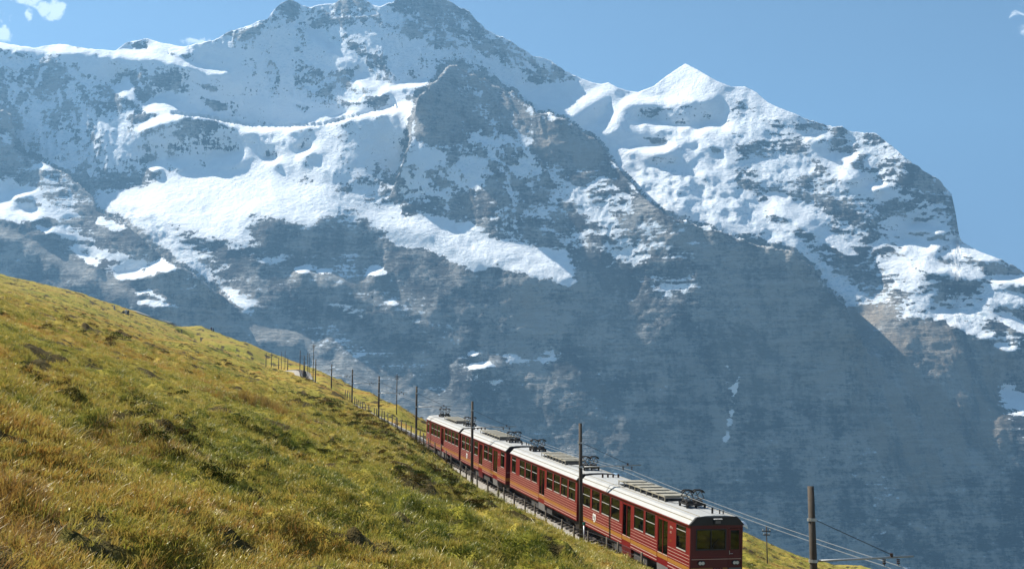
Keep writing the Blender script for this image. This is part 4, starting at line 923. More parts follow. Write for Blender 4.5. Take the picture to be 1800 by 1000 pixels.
def build_car(name, ops_w, ops_d, cab, pantos, label, emblem=None, number=False):
    """ops given as distance from the front end; cab = +1 front, -1 rear"""
    L = 7.45; X = lambda d: L-d
    root = empty(name); tag(root, label, 'train car', 'red cars of the train')
    wins = [(X(b), X(a)) for a, b in ops_w]; doors = [(X(b), X(a)) for a, b in ops_d]
    cabw = [w for w in wins if (w[1] > L-1.6 if cab > 0 else w[0] < -L+1.6)]
    body = MB()
    ops = [(a, b, 1.80, 2.86) for a, b in wins]+[(a, b, ZB, 2.86) for a, b in doors]
    for sg in (-1, 1):
        y0, y1 = (-HW, -HW+.06) if sg < 0 else (HW-.06, HW)
        wall(body, -L+.02, L-.02, ops, y0, y1)
    body.box(-L+.02, L-.02, -HW+.06, HW-.06, ZB, ZB+.12)                        # floor
    bl = body.build('body', M['red'], root)
    MB().box(-L+.1, L-.1, -HW+.062, HW-.062, 2.93, 2.98).build('ceiling', M['inside'], root)
    # ends
    for e in (1, -1):
        x0, x1 = sorted((e*(L-.02), e*(L+.05))); m = MB()
        if e == cab:
            # seen from outside the windscreen sits on the right-hand side of the car
            k = e
            def yb(a, b): a, b = k*a, k*b; return (min(a, b), max(a, b))
            for (a, b, z0, z1) in ((-HW,-.97,ZB,ZE),(-.97,.45,ZB,1.94),(-.97,.45,2.86,ZE),(.45,.54,ZB,ZE),(1.14,HW,ZB,ZE),(.54,1.14,2.88,ZE)):
                m.box(x0,x1,*yb(a,b),z0,z1)
            end = m.build('cab_front', M['red_dark'], root)
            xo = e*(L+.05)
            w = MB(); xa, xb = sorted((e*(L+.035), e*(L+.062)))
            for (a, b, z0, z1) in ((-.97,-.91,1.94,2.86),(.39,.45,1.94,2.86),(-.91,.39,1.94,2.0),(-.91,.39,2.80,2.86),(-.285,-.245,2.0,2.80)): w.box(xa,xb,*yb(a,b),z0,z1)
            ws = w.build('windscreen', M['black'], root)
            for a, b in ((-.91,-.285),(-.245,.39)): MB().box(*sorted((e*(L+.02),e*(L+.032))),*yb(a,b),2.0,2.80).build('pane', M['glass'], ws)
            MB().tube([(e*(L+.075),k*-.25,1.96),(e*(L+.08),k*-.10,2.25),(e*(L+.08),k*.12,2.45)],.012,5).build('wiper', M['black'], ws)
            d = MB(); xa, xb = sorted((e*(L-.01), e*(L+.045)))
            for (a, b, z0, z1) in ((.555,1.125,ZB+.05,1.96),(.555,.66,1.96,2.86),(1.06,1.125,1.96,2.86),(.66,1.06,2.78,2.86)): d.box(xa,xb,*yb(a,b),z0,z1)
            dr = d.build('cab_door', M['red_dark'], root)
            MB().box(*sorted((e*(L+.015),e*(L+.027))),*yb(.66,1.06),1.96,2.78).build('pane', M['glass'], dr)
            MB().tube([(e*(L+.07),k*.60,1.92),(e*(L+.07),k*.60,1.76)],.012,5).tube([(e*(L+.07),k*.63,1.79),(e*(L+.07),k*.76,1.79)],.012,5).build('handle', M['alu'], dr)
            for z in (1.565, 1.675):
                MB().box(*sorted((e*(L+.051),e*(L+.057))),*yb(-1.15,1.16),z-.011,z+.011).build('stripe', M['red'] if z > 1.6 else M['line'], end)
            MB().box(*sorted((e*(L+.051),e*(L+.060))),*yb(-1.2,-.16),.98,1.20).build('ochre_band', M['yellow'], end)
            MB().box(*sorted((e*(L+.051),e*(L+.060))),*yb(.30,.52),.98,1.20).build('ochre_band', M['yellow'], end)
            MB().box(*sorted((e*(L+.051),e*(L+.075))),*yb(.58,1.16),.95,1.19).build('end_panel', M['grille'], end)
            for y in (-.70, .90):
                h = MB().disc((e*(L+.05),k*y,1.41),(e,0,0),.105,.05,16,sy=1.7).build('headlight', M['black'], root)
                for dy in (-.075, .06): MB().disc((e*(L+.095),k*y+dy,1.41),(e,0,0),.072,.02,14).build('lamp', M['lamp'], h)
            s = MB().box(*sorted((e*(L+.03),e*(L+.16))),-.17,.17,3.07,3.27).build('destination_box', M['black'], root)
            MB().box(*sorted((e*(L+.03),e*(L+.20))),-.19,.19,3.27,3.295).build('lid', M['white'], s)
            MB().box(*sorted((e*(L+.161),e*(L+.168))),-.12,.12,3.10,3.22).build('display', M['grille'], s)
            if number:
                for q, ch in enumerate('211'): text('digit', ch, .19, M['line'], root, (e*(L+.066), k*(-.11+.13*q), 1.03), (math.pi/2, 0, math.pi/2 if e > 0 else -math.pi/2))
        else:
            m.box(x0,x1,-HW,-.42,ZB,ZE); m.box(x0,x1,.42,HW,ZB,ZE); m.box(x0,x1,-.42,.42,2.75,ZE); m.build('end_wall', M['red_dark'], root)
            b = MB(); 
            for k in range(5): b.box(*sorted((e*(L+.05+k*.055), e*(L+.05+k*.055+.04))), -.62+.02*(k%2), .62-.02*(k%2), .85, 2.8-.02*(k%2))
            b.build('gangway', M['black'], root)
        prof = [(-1.24,3.003),(-1.23,3.07),(-.93,3.37),(.93,3.37),(1.23,3.07),(1.24,3.003)]
        MB().prism(prof, *sorted((e*(L+.003), e*(L+.065)))).build('roof_end', M['black'], root)
    # roof
    prof = [(-1.27,3.0),(-1.27,3.05),(-1.0,3.34),(-.5,3.405),(0,3.42),(.5,3.405),(1.0,3.34),(1.27,3.05),(1.27,3.0)]
    rf = MB().prism(prof, -L, L).build('roof', M['roof'], root)
    sm_ = MB()
    for sg in (-1, 1):
        sm_.box(-L+.05, L-.05, sg*.78-.012, sg*.78+.012, 3.36, 3.392); sm_.box(-L+.05, L-.05, sg*1.12-.008, sg*1.12+.008, 3.19, 3.245)
    sm_.build('seam', M['rack'], rf)
    g = MB()
    for sg in (-1, 1): g.box(-L, L, *sorted((sg*1.272, sg*1.30)), 2.985, 3.03)
    g.build('gutter', M['red'], rf)
    # stripes and bands along both sides
    cut = sorted(doors); segs = []; x = -L+.03
    for a, b in cut: segs.append((x, a-.03)); x = b+.03
    segs.append((x, L-.03))
    for z, w, mt, nm, t in ((1.70,.008,'line','stripe',.006),(1.56,.008,'line','stripe',.006),(1.42,.008,'line','stripe',.006),(1.28,.008,'line','stripe',.006),(1.125,.085,'yellow','ochre_band',.004),(1.0,.015,'line','stripe',.006),(.86,.014,'line','stripe',.006)):
        for sg in (-1, 1):
            m = MB()
            for a, b in segs:
                if b-a > .1: m.box(a, b, *sorted((sg*HW+sg*.001, sg*(HW+t))), z-w, z+w)
            m.build(nm, M[mt], bl)
    for a, b in wins:
        for sg in (-1, 1): window(root, a, b, 1.80, 2.86, sg*HW, sg, .42 if (a, b) not in cabw else .2)
    for i, (a, b) in enumerate(doors):
        wide = True
        for sg in (-1, 1):
            ya, yb = sorted((sg*(HW-.05), sg*(HW-.01))); m = MB(); c = (a+b)/2; t = .05
            m.box(a+.01, b-.01, ya, yb, ZB, 1.26)
            for (p, q) in ((a+.01,a+.01+t),(c-t/2,c+t/2),(b-.01-t,b-.01)): m.box(p,q,ya,yb,1.26,2.85)
            m.box(a+.01,b-.01,ya,yb,2.77,2.85)
            dr = m.build('door', M['red'], root)
            yg = sg*(HW-.03)
            for (p, q) in ((a+.01+t,c-t/2),(c+t/2,b-.01-t)): MB().box(p,q,yg-.004,yg+.004,1.262,2.768).build('pane', M['glass'], dr)
            MB().box(a+.03,c-.03,*sorted((sg*(HW-.009),sg*(HW-.003))),1.24,1.28).box(c+.03,b-.03,*sorted((sg*(HW-.009),sg*(HW-.003))),1.24,1.28).build('sill', M['line'], dr)
            MB().box(a+.02,b-.02,*sorted((sg*(HW-.009),sg*(HW-.004))),1.04,1.21).build('ochre_band', M['yellow'], dr)
            st = MB(); st.prism([(sg*.75,.32),(sg*1.17,.32),(sg*1.21,.755),(sg*.75,.755)], a-.05, b+.05); st.build('door_step', M['red_dark'] if i else M['grille'], root)
    # underframe, bogies
    u = MB(); u.box(-L+.3,L-.3,-.95,.95,.5,.755); u.box(-2.4,-.2,-1.08,-.6,.28,.7); u.box(.4,2.2,-1.08,-.6,.30,.7); u.box(-2.0,1.6,.6,1.08,.28,.7); u.build('underframe', M['under'], root)
    for c in (-4.7, 4.7):
        b = MB(); 
        for sg in (-1, 1): b.box(c-1.25,c+1.25,sg*.68-.05,sg*.68+.05,.34,.56); b.box(c-.3,c+.3,sg*.74-.06,sg*.74+.06,.18,.34)
        b.box(c-.2,c+.2,-.66,.66,.36,.52); bo = b.build('bogie', M['under'], root)
        for dx in (-.85, .85):
            for sg in (-1, 1): MB().disc((c+dx,sg*.46,.37),(0,sg,0),.37,.10,18).build('wheel', M['rail'], bo)
    # seats inside
    for k in range(7):
        xx = -5.2+k*1.65
        for sg in (-1, 1): MB().box(xx-.22,xx+.22,*sorted((sg*.3,sg*1.1)),.89,1.35).box(xx-.05,xx+.05,*sorted((sg*.3,sg*1.1)),1.35,1.98).build('seat', M['seat'], root)
    # roof gear
    for d in pantos: pantograph(root, X(d))
    rk = MB(); x0, x1 = X(10.6), X(4.3)
    if cab < 0: x0, x1 = X(9.4), X(4.2)
    for y in (-.62, .62):
        rk.box(x0,x1,y-.025,y+.025,3.60,3.64); n = 9
        for k in range(n): xx = x0+.03+(x1-x0-.06)*k/(n-1); rk.box(xx-.02,xx+.02,y-.02,y+.02,3.36,3.60)
    MB().box(x0+.05,x1-.05,-.58,.58,3.425,3.45).build('gap_shade_plate', M['iron'], root)  # added dark plate, its colour stands in for shade between the slats
    rack = rk.build('resistor_rack', M['rack'], root); n = 6; st = (x1-x0)/n
    for k in range(n):
        xx = x0+st*(k+.5); m = MB(); m.prism([(-.60,3.58),(.60,3.58),(.60,3.665),(-.60,3.665)], xx-st*.30, xx+st*.30); m.build('slat', M['rack'], rack)
    cb = MB(); xp = X(pantos[0])
    cb.tube([(x1+.1,-.5,3.45),(x1+.7,-.45,3.46),(xp-.55,-.3,3.5)],.02,5).tube([(x1+.1,.5,3.45),(x1+.9,.3,3.46),(xp-.5,.25,3.5)],.02,5); cb.build('roof_cable', M['cable'], root)
    for k in range(4): MB().disc((X(13.6)+(.0 if cab > 0 else 1.0),-.45+.3*k,3.40),(0,0,1),.055,.2,8).build('roof_insulator', M['insul'], root)
    if cab > 0:
        MB().disc((L-.45,.35,3.4),(0,0,1),.03,.22,6).disc((L-.45,.52,3.4),(0,0,1),.03,.20,6).disc((L-.55,.05,3.41),(0,0,1),.05,.26,8).build('horn', M['black'], root)
    if emblem is not None:
        x = X(emblem); p = MB(); y = -HW-.008
        sh = [(-.24,1.62),(.24,1.62),(.24,1.34),(.12,1.22),(0,1.17),(-.12,1.22),(-.24,1.34)]
        p.add([(x+a, y, z) for a, z in sh]+[(x+a, y+.006, z) for a, z in sh], [tuple(range(7)), tuple(range(7,14))[::-1]]+[(i,(i+1)%7,7+(i+1)%7,7+i) for i in range(7)])
        em = p.build('emblem', M['white'], root)
        MB().box(x-.13,x-.03,y-.005,y-.001,1.36,1.54).box(x+.04,x+.15,y-.005,y-.001,1.32,1.50).box(x-.10,x+.09,y-.005,y-.001,1.25,1.29).build('emblem_mark', M['grille'], em)
        xl = X(2.02) if cab > 0 else X(13.1)
        for k, (s, mt) in enumerate((('BDhe', 'line'), ('4/8', 'line'), ('211', 'yellow'))):
            text('lettering', s, .15, M[mt], root, (xl-.2, -HW-.004, 2.55-.22*k-(.16 if k == 2 else 0)), (math.pi/2, 0, 0))
    return root
def text(name, s, size, mat, parent, loc, rot):
    c = bpy.data.curves.new(name, 'FONT'); c.body = s; c.size = size; c.extrude = .002
    o = bpy.data.objects.new(name, c); COL.objects.link(o)
    dg = bpy.context.evaluated_depsgraph_get(); me = bpy.data.meshes.new_from_object(o.evaluated_get(dg)); bpy.data.objects.remove(o)
    me.materials.clear(); me.materials.append(mat); o = bpy.data.objects.new(name, me); COL.objects.link(o)
    o.parent = parent; o.location = loc; o.rotation_euler = rot; return o
def pantograph(parent, x):
    z = 3.42; b = MB()
    for dx in (-.42, .42):
        for y in (-.42, 0, .42): b.disc((x+dx,y,z),(0,0,1),.06,.12,8)
    b.box(x-.5,x+.5,-.46,-.38,z+.12,z+.18).box(x-.5,x+.5,.38,.46,z+.12,z+.18).box(x-.46,x-.38,-.46,.46,z+.12,z+.19).box(x+.38,x+.46,-.46,.46,z+.12,z+.19)
    b.box(x-.34,x+.30,-.36,-.10,z+.08,z+.30).box(x-.28,x+.34,.10,.36,z+.08,z+.30)
    p = b.build('pantograph', M['iron'], parent)
    for sg in (-1, 1):
        y = sg*.26; a = MB()
        for yy in (y-.13, y+.13):
            a.tube([(x+.30,yy,z+.2),(x-.38,yy,z+.46)],.024,5); a.tube([(x-.38,yy,z+.46),(x+.05,yy,z+.72)],.019,5)
            a.tube([(x-.30,yy,z+.2),(x+.40,yy,z+.44)],.020,5); a.tube([(x+.40,yy,z+.44),(x+.02,yy,z+.72)],.018,5)
        a.tube([(x-.38,y-.15,z+.46),(x-.38,y+.15,z+.46)],.014,5).tube([(x+.40,y-.15,z+.44),(x+.40,y+.15,z+.44)],.014,5)
        a.build('arm', M['iron'], p)
        h = MB()
        for dx in (-.08, .12): h.tube([(x+dx,y+t*.27,z+.75-max(0,abs(t)-.45)**2*.42) for t in (-1,-.85,-.7,-.5,-.2,.2,.5,.7,.85,1)],.032,6)
        h.tube([(x-.08,y,z+.745),(x+.12,y,z+.745)],.012,5); h.build('collector_bow', M['iron'], p)
WIN_A = [(.42,1.5),(4.0,5.2),(5.45,6.7),(8.75,10.0),(10.25,11.5),(11.8,13.05),(13.35,14.6)]; DOOR_A = [(2.45,3.7),(7.15,8.35)]
WIN_B = [(.3,1.55),(1.8,3.05),(3.3,4.55),(4.8,6.05),(8.2,9.45),(9.7,10.95),(11.2,12.45),(13.45,14.5)]; DOOR_B = [(6.5,7.75)]
def place_car(root, sc):
    """put the middle of a car sc metres behind the nose of the train"""
    s = S_FRONT+sc; a, _, _ = track_frame(s-4.7); b, _, _ = track_frame(s+4.7); c = (a+b)/2
    f = Vector(a-b).normalized(); y = Vector((0,0,1)).cross(f).normalized(); z = f.cross(y)
    root.matrix_world = Matrix(((f.x,y.x,z.x,c[0]),(f.y,y.y,z.y,c[1]),(f.z,y.z,z.z,c[2]),(0,0,0,1)))
carA = build_car('railcar', WIN_A, DOOR_A, 1, [2.6], 'leading red car with dark cab front and twin headlights facing the camera', emblem=12.6, number=True)
carB = build_car('railcar', WIN_B, DOOR_B, -1, [1.6, 12.5], 'second red car from the front with two roof pantographs', number=False)
place_car(carA, 7.6); place_car(carB, 23.2)
carC = copy_tree(carA); place_car(carC, 39.3); carC['label'] = 'third red car, its shaded cab front against the car ahead'
carD = copy_tree(carB); place_car(carD, 54.9); carD['label'] = 'last red car at the upper end of the train, furthest up the track'
# ---------------------------------------------------------------- path, stones, hikers, gliders
def build_path():
    t = NT('pale_path_gravel'); p = t.pos(src='world'); m = t.done(t.bsdf(t.mix(t.noise(2, 4, p), (.46,.40,.28), (.36,.31,.22)), .95))
    a = np.array([(238,563.5),(256,564.5),(270,565),(285,565.5),(304,566)]); rows = []
    for x, y in a:
        Y = 470.0; c, d = ray(x, y); rows.append([(c*Y, Y-6, zt(c*Y, Y-6)+.5), (c*Y, Y, zt(c*Y, Y)+.55), (c*Y, Y+8, zt(c*Y, Y+8)+.5)])
    o = grid_mesh('path', np.array(rows), m, flip=True); tag(o, 'pale strip of footpath on the upper crest of the meadow', 'path', kind='structure')
build_path()
def skin_person(name, mat, joints, edges, label, loc, rot, scale=1.0, hair=None):
    me = bpy.data.meshes.new(name); me.from_pydata([j[:3] for j in joints], edges, []); o = bpy.data.objects.new(name, me); COL.objects.link(o)
    md = o.modifiers.new('skin', 'SKIN'); sv = me.skin_vertices[0].data if me.skin_vertices else None
    if sv is None:
        bm = bmesh.new(); bm.from_mesh(me); ly = bm.verts.layers.skin.verify(); bm.verts.ensure_lookup_table()
        for v, j in zip(bm.verts, joints): v[ly].radius = (j[3], j[3]); v[ly].use_root = False
        bm.verts[0][ly].use_root = True; bm.to_mesh(me); bm.free()
    sb = o.modifiers.new('sub', 'SUBSURF'); sb.levels = 1; sb.render_levels = 1
    dg = bpy.context.evaluated_depsgraph_get(); m2 = bpy.data.meshes.new_from_object(o.evaluated_get(dg)); bpy.data.objects.remove(o)
    m2.materials.clear(); m2.materials.append(mat); o = bpy.data.objects.new(name, m2); COL.objects.link(o)
    o.location = loc; o.rotation_euler = (0,0,rot); o.scale = (scale,)*3; tag(o, label, 'person', 'walkers on the upper meadow'); return o
J = [(0,0,.95,.15),(0,0,1.15,.145),(0,0,1.40,.17),(0,0,1.52,.06),(0,0,1.64,.105),(0,0,1.74,.07),(.20,0,1.42,.06),(.27,.02,1.15,.05),(.26,.12,.92,.042),(-.20,0,1.42,.06),(-.27,.02,1.15,.05),(-.26,.10,.92,.042),
     (.10,0,.88,.095),(.11,.10,.50,.07),(.11,.06,.08,.05),(.11,.2,.03,.04),(-.10,0,.88,.095),(-.11,-.08,.50,.07),(-.11,-.2,.09,.05),(-.11,-.06,.03,.04)]
E = [(0,1),(1,2),(2,3),(3,4),(4,5),(2,6),(6,7),(7,8),(2,9),(9,10),(10,11),(0,12),(12,13),(13,14),(14,15),(0,16),(16,17),(17,18),(18,19)]
JS = [(0,0,.22,.16),(0,.02,.45,.16),(0,.06,.70,.17),(0,.08,.82,.06),(0,.10,.93,.105),(0,.1,1.03,.07),(.20,.06,.72,.06),(.26,.2,.48,.05),(.15,.38,.45,.042),(-.20,.06,.72,.06),(-.26,.2,.48,.05),(-.15,.38,.45,.042),
     (.11,.12,.2,.1),(.14,.50,.42,.07),(.14,.62,.06,.05),(.14,.75,.03,.04),(-.11,.12,.2,.1),(-.14,.50,.42,.07),(-.14,.62,.06,.05),(-.14,.75,.03,.04)]
for x, y, Y, jj, mt, lab in ((200.5,549.5,400,J,'cloth_pale','lone walker in grey standing above the meadow bank'),(217,554,402,JS,'cloth_dark','person in dark clothes sitting left of the standing walkers on the bank'),(221,555.5,404,J,'cloth_pale','walker in pale top standing in the middle of the bank group'),(225,555.5,406,J,'cloth_dark','walker in dark clothes standing right in the bank group'),
                               (371.5,576,590,J,'cloth_red','walker in maroon on the far skyline'),(375,576,592,J,'cloth_dark','walker in dark clothes on the far skyline')):
    c, d = ray(x, y); skin_person('person', M[mt], jj, E, lab, (c*Y, Y, zt(c*Y, Y)), random.uniform(0, 6))
def build_boulders():
    t = NT('pale_limestone'); p = t.pos(); n1 = t.noise(3, 6, p); m = t.done(t.bsdf(t.ramp(n1, [(.35,(.22,.20,.16)), (.65,(.46,.42,.34))]), .9, 0, .2, t.bump(n1, .6, .05)))
    for k, (x, y, r, Yb, lab) in enumerate(((934,907,.24,71,'pale boulder in the grass beside the track below the second car'),(1066,958,.13,56.5,'small stone in the grass below the leading car'),(742,806,.2,103,'pale stone on the track bank by the tail of the train'))):
        c, d = ray(x, y); h = (c*Yb, Yb, zt(c*Yb, Yb)); bm = bmesh.new(); bmesh.ops.create_icosphere(bm, subdivisions=3, radius=1)
        for v in bm.verts:
            c = v.co; f = 1+.35*float(fbm(np.array([c.x*1.3+k*5+c.z]), np.array([c.y*1.3+c.z*.7]), 3, 400)[0]); v.co = Vector((c.x*f*1.2, c.y*f, c.z*f*.75))*r
        me = bpy.data.meshes.new('boulder'); bm.to_mesh(me); bm.free(); me.materials.append(m); o = bpy.data.objects.new('boulder', me); COL.objects.link(o)
        o.location = (h[0], h[1], h[2]+r*.25); o.rotation_euler = (0,0,k*1.3); tag(o, lab, 'boulder', 'stones by the track')
build_boulders()
def glider(x, y, Y, span, mat, label, yaw, roll):
    c = Vector(pt(x, y, Y)); root = empty('paraglider', Matrix.Translation(c) @ Matrix.Rotation(yaw, 4, 'Z') @ Matrix.Rotation(roll, 4, 'Y') @ Matrix.Rotation(math.radians(62), 4, 'X')); tag(root, label, 'paraglider')
    n = 18; rows = []
    for k in range(n+1):
        t = -1+2*k/n; ang = t*1.05; cx = math.sin(ang)*span*.56; cz = (math.cos(ang)-1)*span*.56; ch = span*.34*math.sqrt(max(1-.85*t*t, .02)); th = ch*.16
        ring = []
        for j in range(12):
            q = 2*math.pi*j/12; ring.append((cx+math.sin(ang)*th*math.sin(q), -ch*.5*math.cos(q), cz+math.cos(ang)*th*math.sin(q)*(1.0 if math.cos(q) > 0 else .5)))
        rows.append(ring)
    m = MB(); fl = [p for r in rows for p in r]; fs = [(k*12+j, k*12+(j+1) % 12, (k+1)*12+(j+1) % 12, (k+1)*12+j) for k in range(n) for j in range(12)]
    m.add(fl, fs+[tuple(range(12)), tuple(range(n*12, n*12+12))], True); m.build('canopy', mat, root)
    l = MB()
    for k in range(1, n, 2): l.tube([rows[k][0], (0, 0, -span*.75)], .012, 3)
    l.build('suspension_line', M['cable'], root)
glider(1306, 920, 760, 10.5, M['canopy'], 'pale paraglider canopy just right of the leading car roof', .3, .32)
glider(1084, 834, 1300, 12, M['canopy_blue'], 'faint blue paraglider canopy under the bracket arm behind the train', -.2, .2)
# ---------------------------------------------------------------- grass: tufts scattered over the meadow
def blade_mat(name, stops, trans=.35, gloss=.04):
    t = NT(name); p = t.pos(src='world')
    big = t.noise(.045, 4, p); mid = t.noise(.35, 5, p, .6)
    rnd = t.attr('tone'); rnd = t.n('ShaderNodeAttribute'); rnd.attribute_type = 'INSTANCER'; rnd.attribute_name = 'tone'; rnd = rnd.outputs['Fac']
    f = t.math('ADD', t.math('ADD', t.math('MULTIPLY', big, .85), t.math('MULTIPLY', mid, .55)), t.math('MULTIPLY', rnd, .34))
    f = t.math('SUBTRACT', f, .26)
    c = t.ramp(f, stops)
    uvz = t.attr('tip'); c = t.mix(t.math('MULTIPLY', uvz, .40), c, (.44,.34,.09))
    d = t.n('ShaderNodeBsdfDiffuse'); t.l(c, d.inputs[0]); tr = t.n('ShaderNodeBsdfTranslucent'); t.l(c, tr.inputs[0])
    g = t.n('ShaderNodeBsdfGlossy'); g.inputs['Roughness'].default_value = .42; g.inputs[0].default_value = (.8,.8,.7,1)
    m1 = t.n('ShaderNodeMixShader'); m1.inputs[0].default_value = trans; t.l(d.outputs[0], m1.inputs[1]); t.l(tr.outputs[0], m1.inputs[2])
    m2 = t.n('ShaderNodeMixShader'); m2.inputs[0].default_value = gloss; t.l(m1.outputs[0], m2.inputs[1]); t.l(g.outputs[0], m2.inputs[2])
    return t.done(m2)
PROTO = bpy.data.collections.new('grass_kinds'); PROTO_D = bpy.data.collections.new('heath_kinds')
def tuft(k, mat, nb, h0, h1, spread, width, bend, coll):
    rng = random.Random(100+k); vs = []; fs = []; tip = []
    for b in range(nb):
        an = rng.uniform(0, 6.283); r0 = spread*math.sqrt(rng.random())*.8; bx, by = r0*math.cos(an), r0*math.sin(an)
        h = rng.uniform(h0, h1); ba = an+rng.uniform(-1.2, 1.2); bd = bend*rng.uniform(.3, 1.2)*h; w = width*rng.uniform(.6, 1.3); wa = rng.uniform(0, 6.283)
        ox, oy = math.cos(wa)*w, math.sin(wa)*w; n = len(vs); S = 3
        for s in range(S):
            t = s/S; q = t*t; z = h*(t-.18*bd/h*q); ww = 1-.55*t
            for e in (-1, 1): vs.append((bx+math.cos(ba)*bd*q+e*ox*ww, by+math.sin(ba)*bd*q+e*oy*ww, z-.03)); tip.append(t)
        vs.append((bx+math.cos(ba)*bd, by+math.sin(ba)*bd, h*(1-.18*bd/h)-.03)); tip.append(1)
        for s in range(S-1): a = n+s*2; fs.append((a, a+1, a+3, a+2))
        fs.append((n+(S-1)*2, n+(S-1)*2+1, n+S*2))
    me = bpy.data.meshes.new('grass_tuft'); me.from_pydata(vs, [], fs); at = me.attributes.new('tip', 'FLOAT', 'POINT'); at.data.foreach_set('value', np.array(tip, np.float32)); me.materials.append(mat)
    o = bpy.data.objects.new('grass_tuft_%d' % k, me); coll.objects.link(o)
STOPS = [(.41,(.085,.13,.018)), (.52,(.24,.24,.030)), (.62,(.40,.335,.060)), (.73,(.47,.345,.075)), (.85,(.38,.185,.035))]
gm = blade_mat('meadow_grass', STOPS)
gd = blade_mat('tall_russet_grass', [(.4,(.22,.13,.03)), (.6,(.34,.19,.045)), (.8,(.30,.14,.04))])
gs = blade_mat('dark_heath', [(.38,(.030,.048,.010)), (.54,(.055,.060,.014)), (.70,(.085,.060,.018))], .25, .006)
for k in range(4): tuft(k, gm, 34, .03, .085, .20, .0062, 1.0, PROTO)
for k in range(4, 6): tuft(k, gm, 36, .05, .14, .14, .0055, .7, PROTO)
tuft(6, gd, 34, .25, .52, .13, .0042, .45, PROTO)
tuft(7, gd, 26, .07, .20, .15, .0045, .7, PROTO)
tuft(8, blade_mat('straw_stalks', [(.3,(.50,.42,.22)), (.8,(.46,.36,.16))]), 3, .12, .32, .16, .0040, 1.4, PROTO)
def heath(k):
    rng = random.Random(200+k); vs = []; fs = []
    for b in range(150):
        an = rng.uniform(0, 6.283); el = math.asin(rng.random()**.8); r = rng.uniform(.55, 1.0); c = Vector((math.cos(an)*math.cos(el)*.42*r, math.sin(an)*math.cos(el)*.42*r, math.sin(el)*.20*r))
        a = Vector((rng.uniform(-1,1), rng.uniform(-1,1), rng.uniform(-.5,1))).normalized()*.055; q = a.orthogonal().normalized()*.028; n = len(vs)
        vs += [c-a*.4, c+q, c+a, c-q]; fs.append((n,n+1,n+2,n+3))
    me = bpy.data.meshes.new('heath_clump'); me.from_pydata(vs, [], fs); me.attributes.new('tip', 'FLOAT', 'POINT'); me.materials.append(gs)
    PROTO_D.objects.link(bpy.data.objects.new('heath_clump_%d' % k, me))
for k in range(4): heath(k)
def scatter(name, pts, rot, scale, idx, tone, coll, label, cat):
    me = bpy.data.meshes.new(name); me.vertices.add(len(pts)); me.vertices.foreach_set('co', pts.astype(np.float32).ravel())
    for nm, ty, arr, f in (('rot', 'FLOAT_VECTOR', rot, 'vector'), ('size', 'FLOAT', scale, 'value'), ('pick', 'INT', idx, 'value'), ('tone', 'FLOAT', tone, 'value')):
        at = me.attributes.new(nm, ty, 'POINT'); at.data.foreach_set(f, np.ascontiguousarray(arr, dtype=np.int32 if ty == 'INT' else np.float32).ravel())
    o = bpy.data.objects.new(name, me); COL.objects.link(o); tag(o, label, cat, kind='stuff')
    ng = bpy.data.node_groups.new(name+'_scatter', 'GeometryNodeTree')
    ng.interface.new_socket('Geometry', in_out='INPUT', socket_type='NodeSocketGeometry'); ng.interface.new_socket('Geometry', in_out='OUTPUT', socket_type='NodeSocketGeometry')
    N = ng.nodes; gi = N.new('NodeGroupInput'); go = N.new('NodeGroupOutput'); ip = N.new('GeometryNodeInstanceOnPoints'); ci = N.new('GeometryNodeCollectionInfo')
    ci.inputs['Collection'].default_value = coll; ci.inputs['Separate Children'].default_value = True; ci.inputs['Reset Children'].default_value = True
    def na(nm, ty): n = N.new('GeometryNodeInputNamedAttribute'); n.data_type = ty; n.inputs['Name'].default_value = nm; return next(s for s in n.outputs if s.enabled and s.name == 'Attribute')
    L = ng.links; L.new(gi.outputs[0], ip.inputs['Points']); L.new(ci.outputs[0], ip.inputs['Instance']); ip.inputs['Pick Instance'].default_value = True
    L.new(na('pick', 'INT'), ip.inputs['Instance Index']); L.new(na('rot', 'FLOAT_VECTOR'), ip.inputs['Rotation']); L.new(na('size', 'FLOAT'), ip.inputs['Scale'])
    L.new(ip.outputs[0], go.inputs[0]); o.modifiers.new('scatter', 'NODES').node_group = ng; return o
def visible_ok(X, Y):
    d, _ = track_dist(X, Y); return np.abs(d)
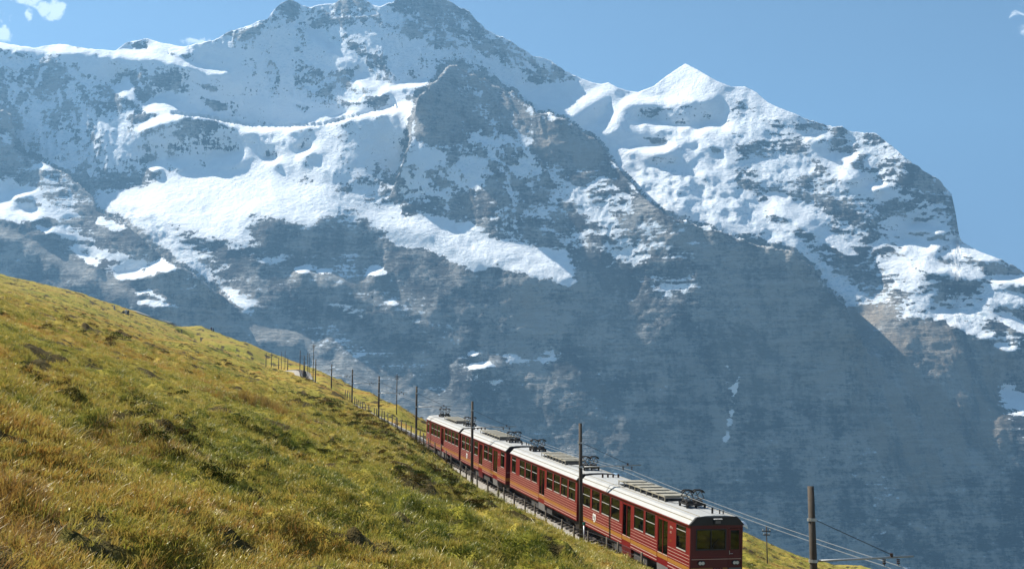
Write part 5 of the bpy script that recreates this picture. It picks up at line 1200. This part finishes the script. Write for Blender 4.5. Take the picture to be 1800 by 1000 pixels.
def build_grass():
    N = 320000
    # even cover in sight: pick distance with the weight of the ground seen there
    ly = RNG.uniform(math.log(3.2), math.log(430), N*2); Y = np.exp(ly)
    keep = RNG.random(N*2) < np.clip((Y/16)**-.15, 0, 1); Y = Y[keep][:N]
    x = RNG.uniform(-330, 2050, len(Y)); u = (x-900)/F_PX; W = np.where(Y < 12, np.sqrt(Y**2+144), np.sqrt(Y**2+144*np.clip((40-Y)/28, 0, 1))); X = u*W
    d = visible_ok(X, Y); k = d > 2.15; X, Y = X[k], Y[k]; d = d[k]
    Z = terrain(X, Y)
    patch = fbm(X/14, Y/18, 3, 501); rnd = RNG.random(len(X))
    size = (.62+.6*RNG.random(len(X)))*np.clip(Y/32, .85, 1.9)*(1+.25*patch)
    idx = RNG.integers(0, 4, len(X)); idx = np.where(rnd < .22, RNG.integers(4, 6, len(X)), idx)
    russet = fbm(X/5.5, Y/6.5, 3, 511) + .55*sm(10.5, 6.5, Y)*sm(-2.2, -3.6, X) - .22*sm(-3.6, -1.5, X) - .3*sm(10, 30, Y)
    r2 = RNG.random(len(X)); idx = np.where((russet > .18) & (r2 < .5), 7, idx); idx = np.where((russet > .40) & (r2 < .5), 6, idx); idx = np.where((RNG.random(len(X)) < .012) & (Y < 45), 8, idx)
    size = np.where(idx >= 6, np.minimum(size, 1.15), size); size = np.where(d < 7, np.minimum(size, .8), size)
    bald = bald_spots(X, Y); k = ~((bald > .27) & (RNG.random(len(X)) < .9)); 
    X, Y, Z, size, idx = X[k], Y[k], Z[k], size[k], idx[k]
    dry = np.clip(fbm(X/9, Y/11, 3, 551)*1.2, -1, 1); tone = RNG.random(len(X)) + .5*sm(15, 7, Y)*sm(-.6, -3.2, X) - .75*sm(.05, .45, fbm(X/10, Y/14, 3, 553))*sm(10, 22, Y) + .35*dry
    rot = np.stack([RNG.normal(0, .18, len(X)), RNG.normal(.28, .18, len(X)), RNG.uniform(0, 6.283, len(X))], 1)
    scatter('grass', np.stack([X, Y, Z], 1), rot, size, idx, tone, PROTO, 'golden and olive alpine grass covering the meadow', 'grass')
    # dark heath clumps in drifts
    P_, T_ = [], []
    lines = [((372,728),(470,772),(520,792),(620,800),(720,835),(862,886)),((20,655),(120,690),(215,705),(300,735)),((95,577),(165,585),(205,592)),((560,700),(640,745),(700,800)),((700,780),(780,840),(860,884)),((270,760),(330,790),(420,850))]
    rng = np.random.default_rng(5)
    for ln in lines:
        a = np.array(ln, float); n = 22 if ln[0][1] == 577 else 110
        for _ in range(n):
            i = rng.integers(0, len(a)-1); f = rng.random(); q = a[i]*(1-f)+a[i+1]*f + rng.normal(0, (24, 9), 2); P_.append(ground_hit(q[0], q[1], 6, 420))
    n = 16000; Yh = np.exp(rng.uniform(math.log(6), math.log(430), n)); Xh = (rng.uniform(-300, 2000, n)-900)/F_PX*np.sqrt(Yh**2+144*np.clip((40-Yh)/28, 0, 1)); f = fbm(Xh/5, Yh/6, 3, 541) + .5*fbm(Xh/40, Yh/40, 2, 543)
    k = (f > .26) & (np.abs(track_dist(Xh, Yh)[0]) > 3.6); Xh, Yh = Xh[k], Yh[k]
    H = np.concatenate([np.array(P_), np.stack([Xh, Yh, terrain(Xh, Yh)], 1)]); m = len(H)
    scatter('heath', H-np.array([0,0,.02]), np.stack([rng.normal(0,.15,m), rng.normal(.25,.15,m), rng.uniform(0,6.28,m)], 1), np.where(np.arange(m) < len(P_), 1.05, 1.0)*rng.uniform(.30, .85, m)*np.clip(H[:, 1]/50, .42, 1.6), rng.integers(0, 4, m), rng.random(m), PROTO_D, 'dark low heath clumps dotted over the meadow', 'heath')
build_grass()
# ---------------------------------------------------------------- air
def build_haze():
    t = NT('alpine_haze'); v = t.n('ShaderNodeVolumePrincipled'); v.inputs['Density'].default_value = 1.0e-4; v.inputs['Color'].default_value = (.29,.60,.97,1); v.inputs['Anisotropy'].default_value = .25
    t.l(v.outputs[0], t.out.inputs['Volume'])
    o = MB().box(-5200, 5200, -400, 9800, -660, 2900).build('haze', t.m); tag(o, 'pale blue mountain haze filling the air', 'haze', kind='stuff')
build_haze()
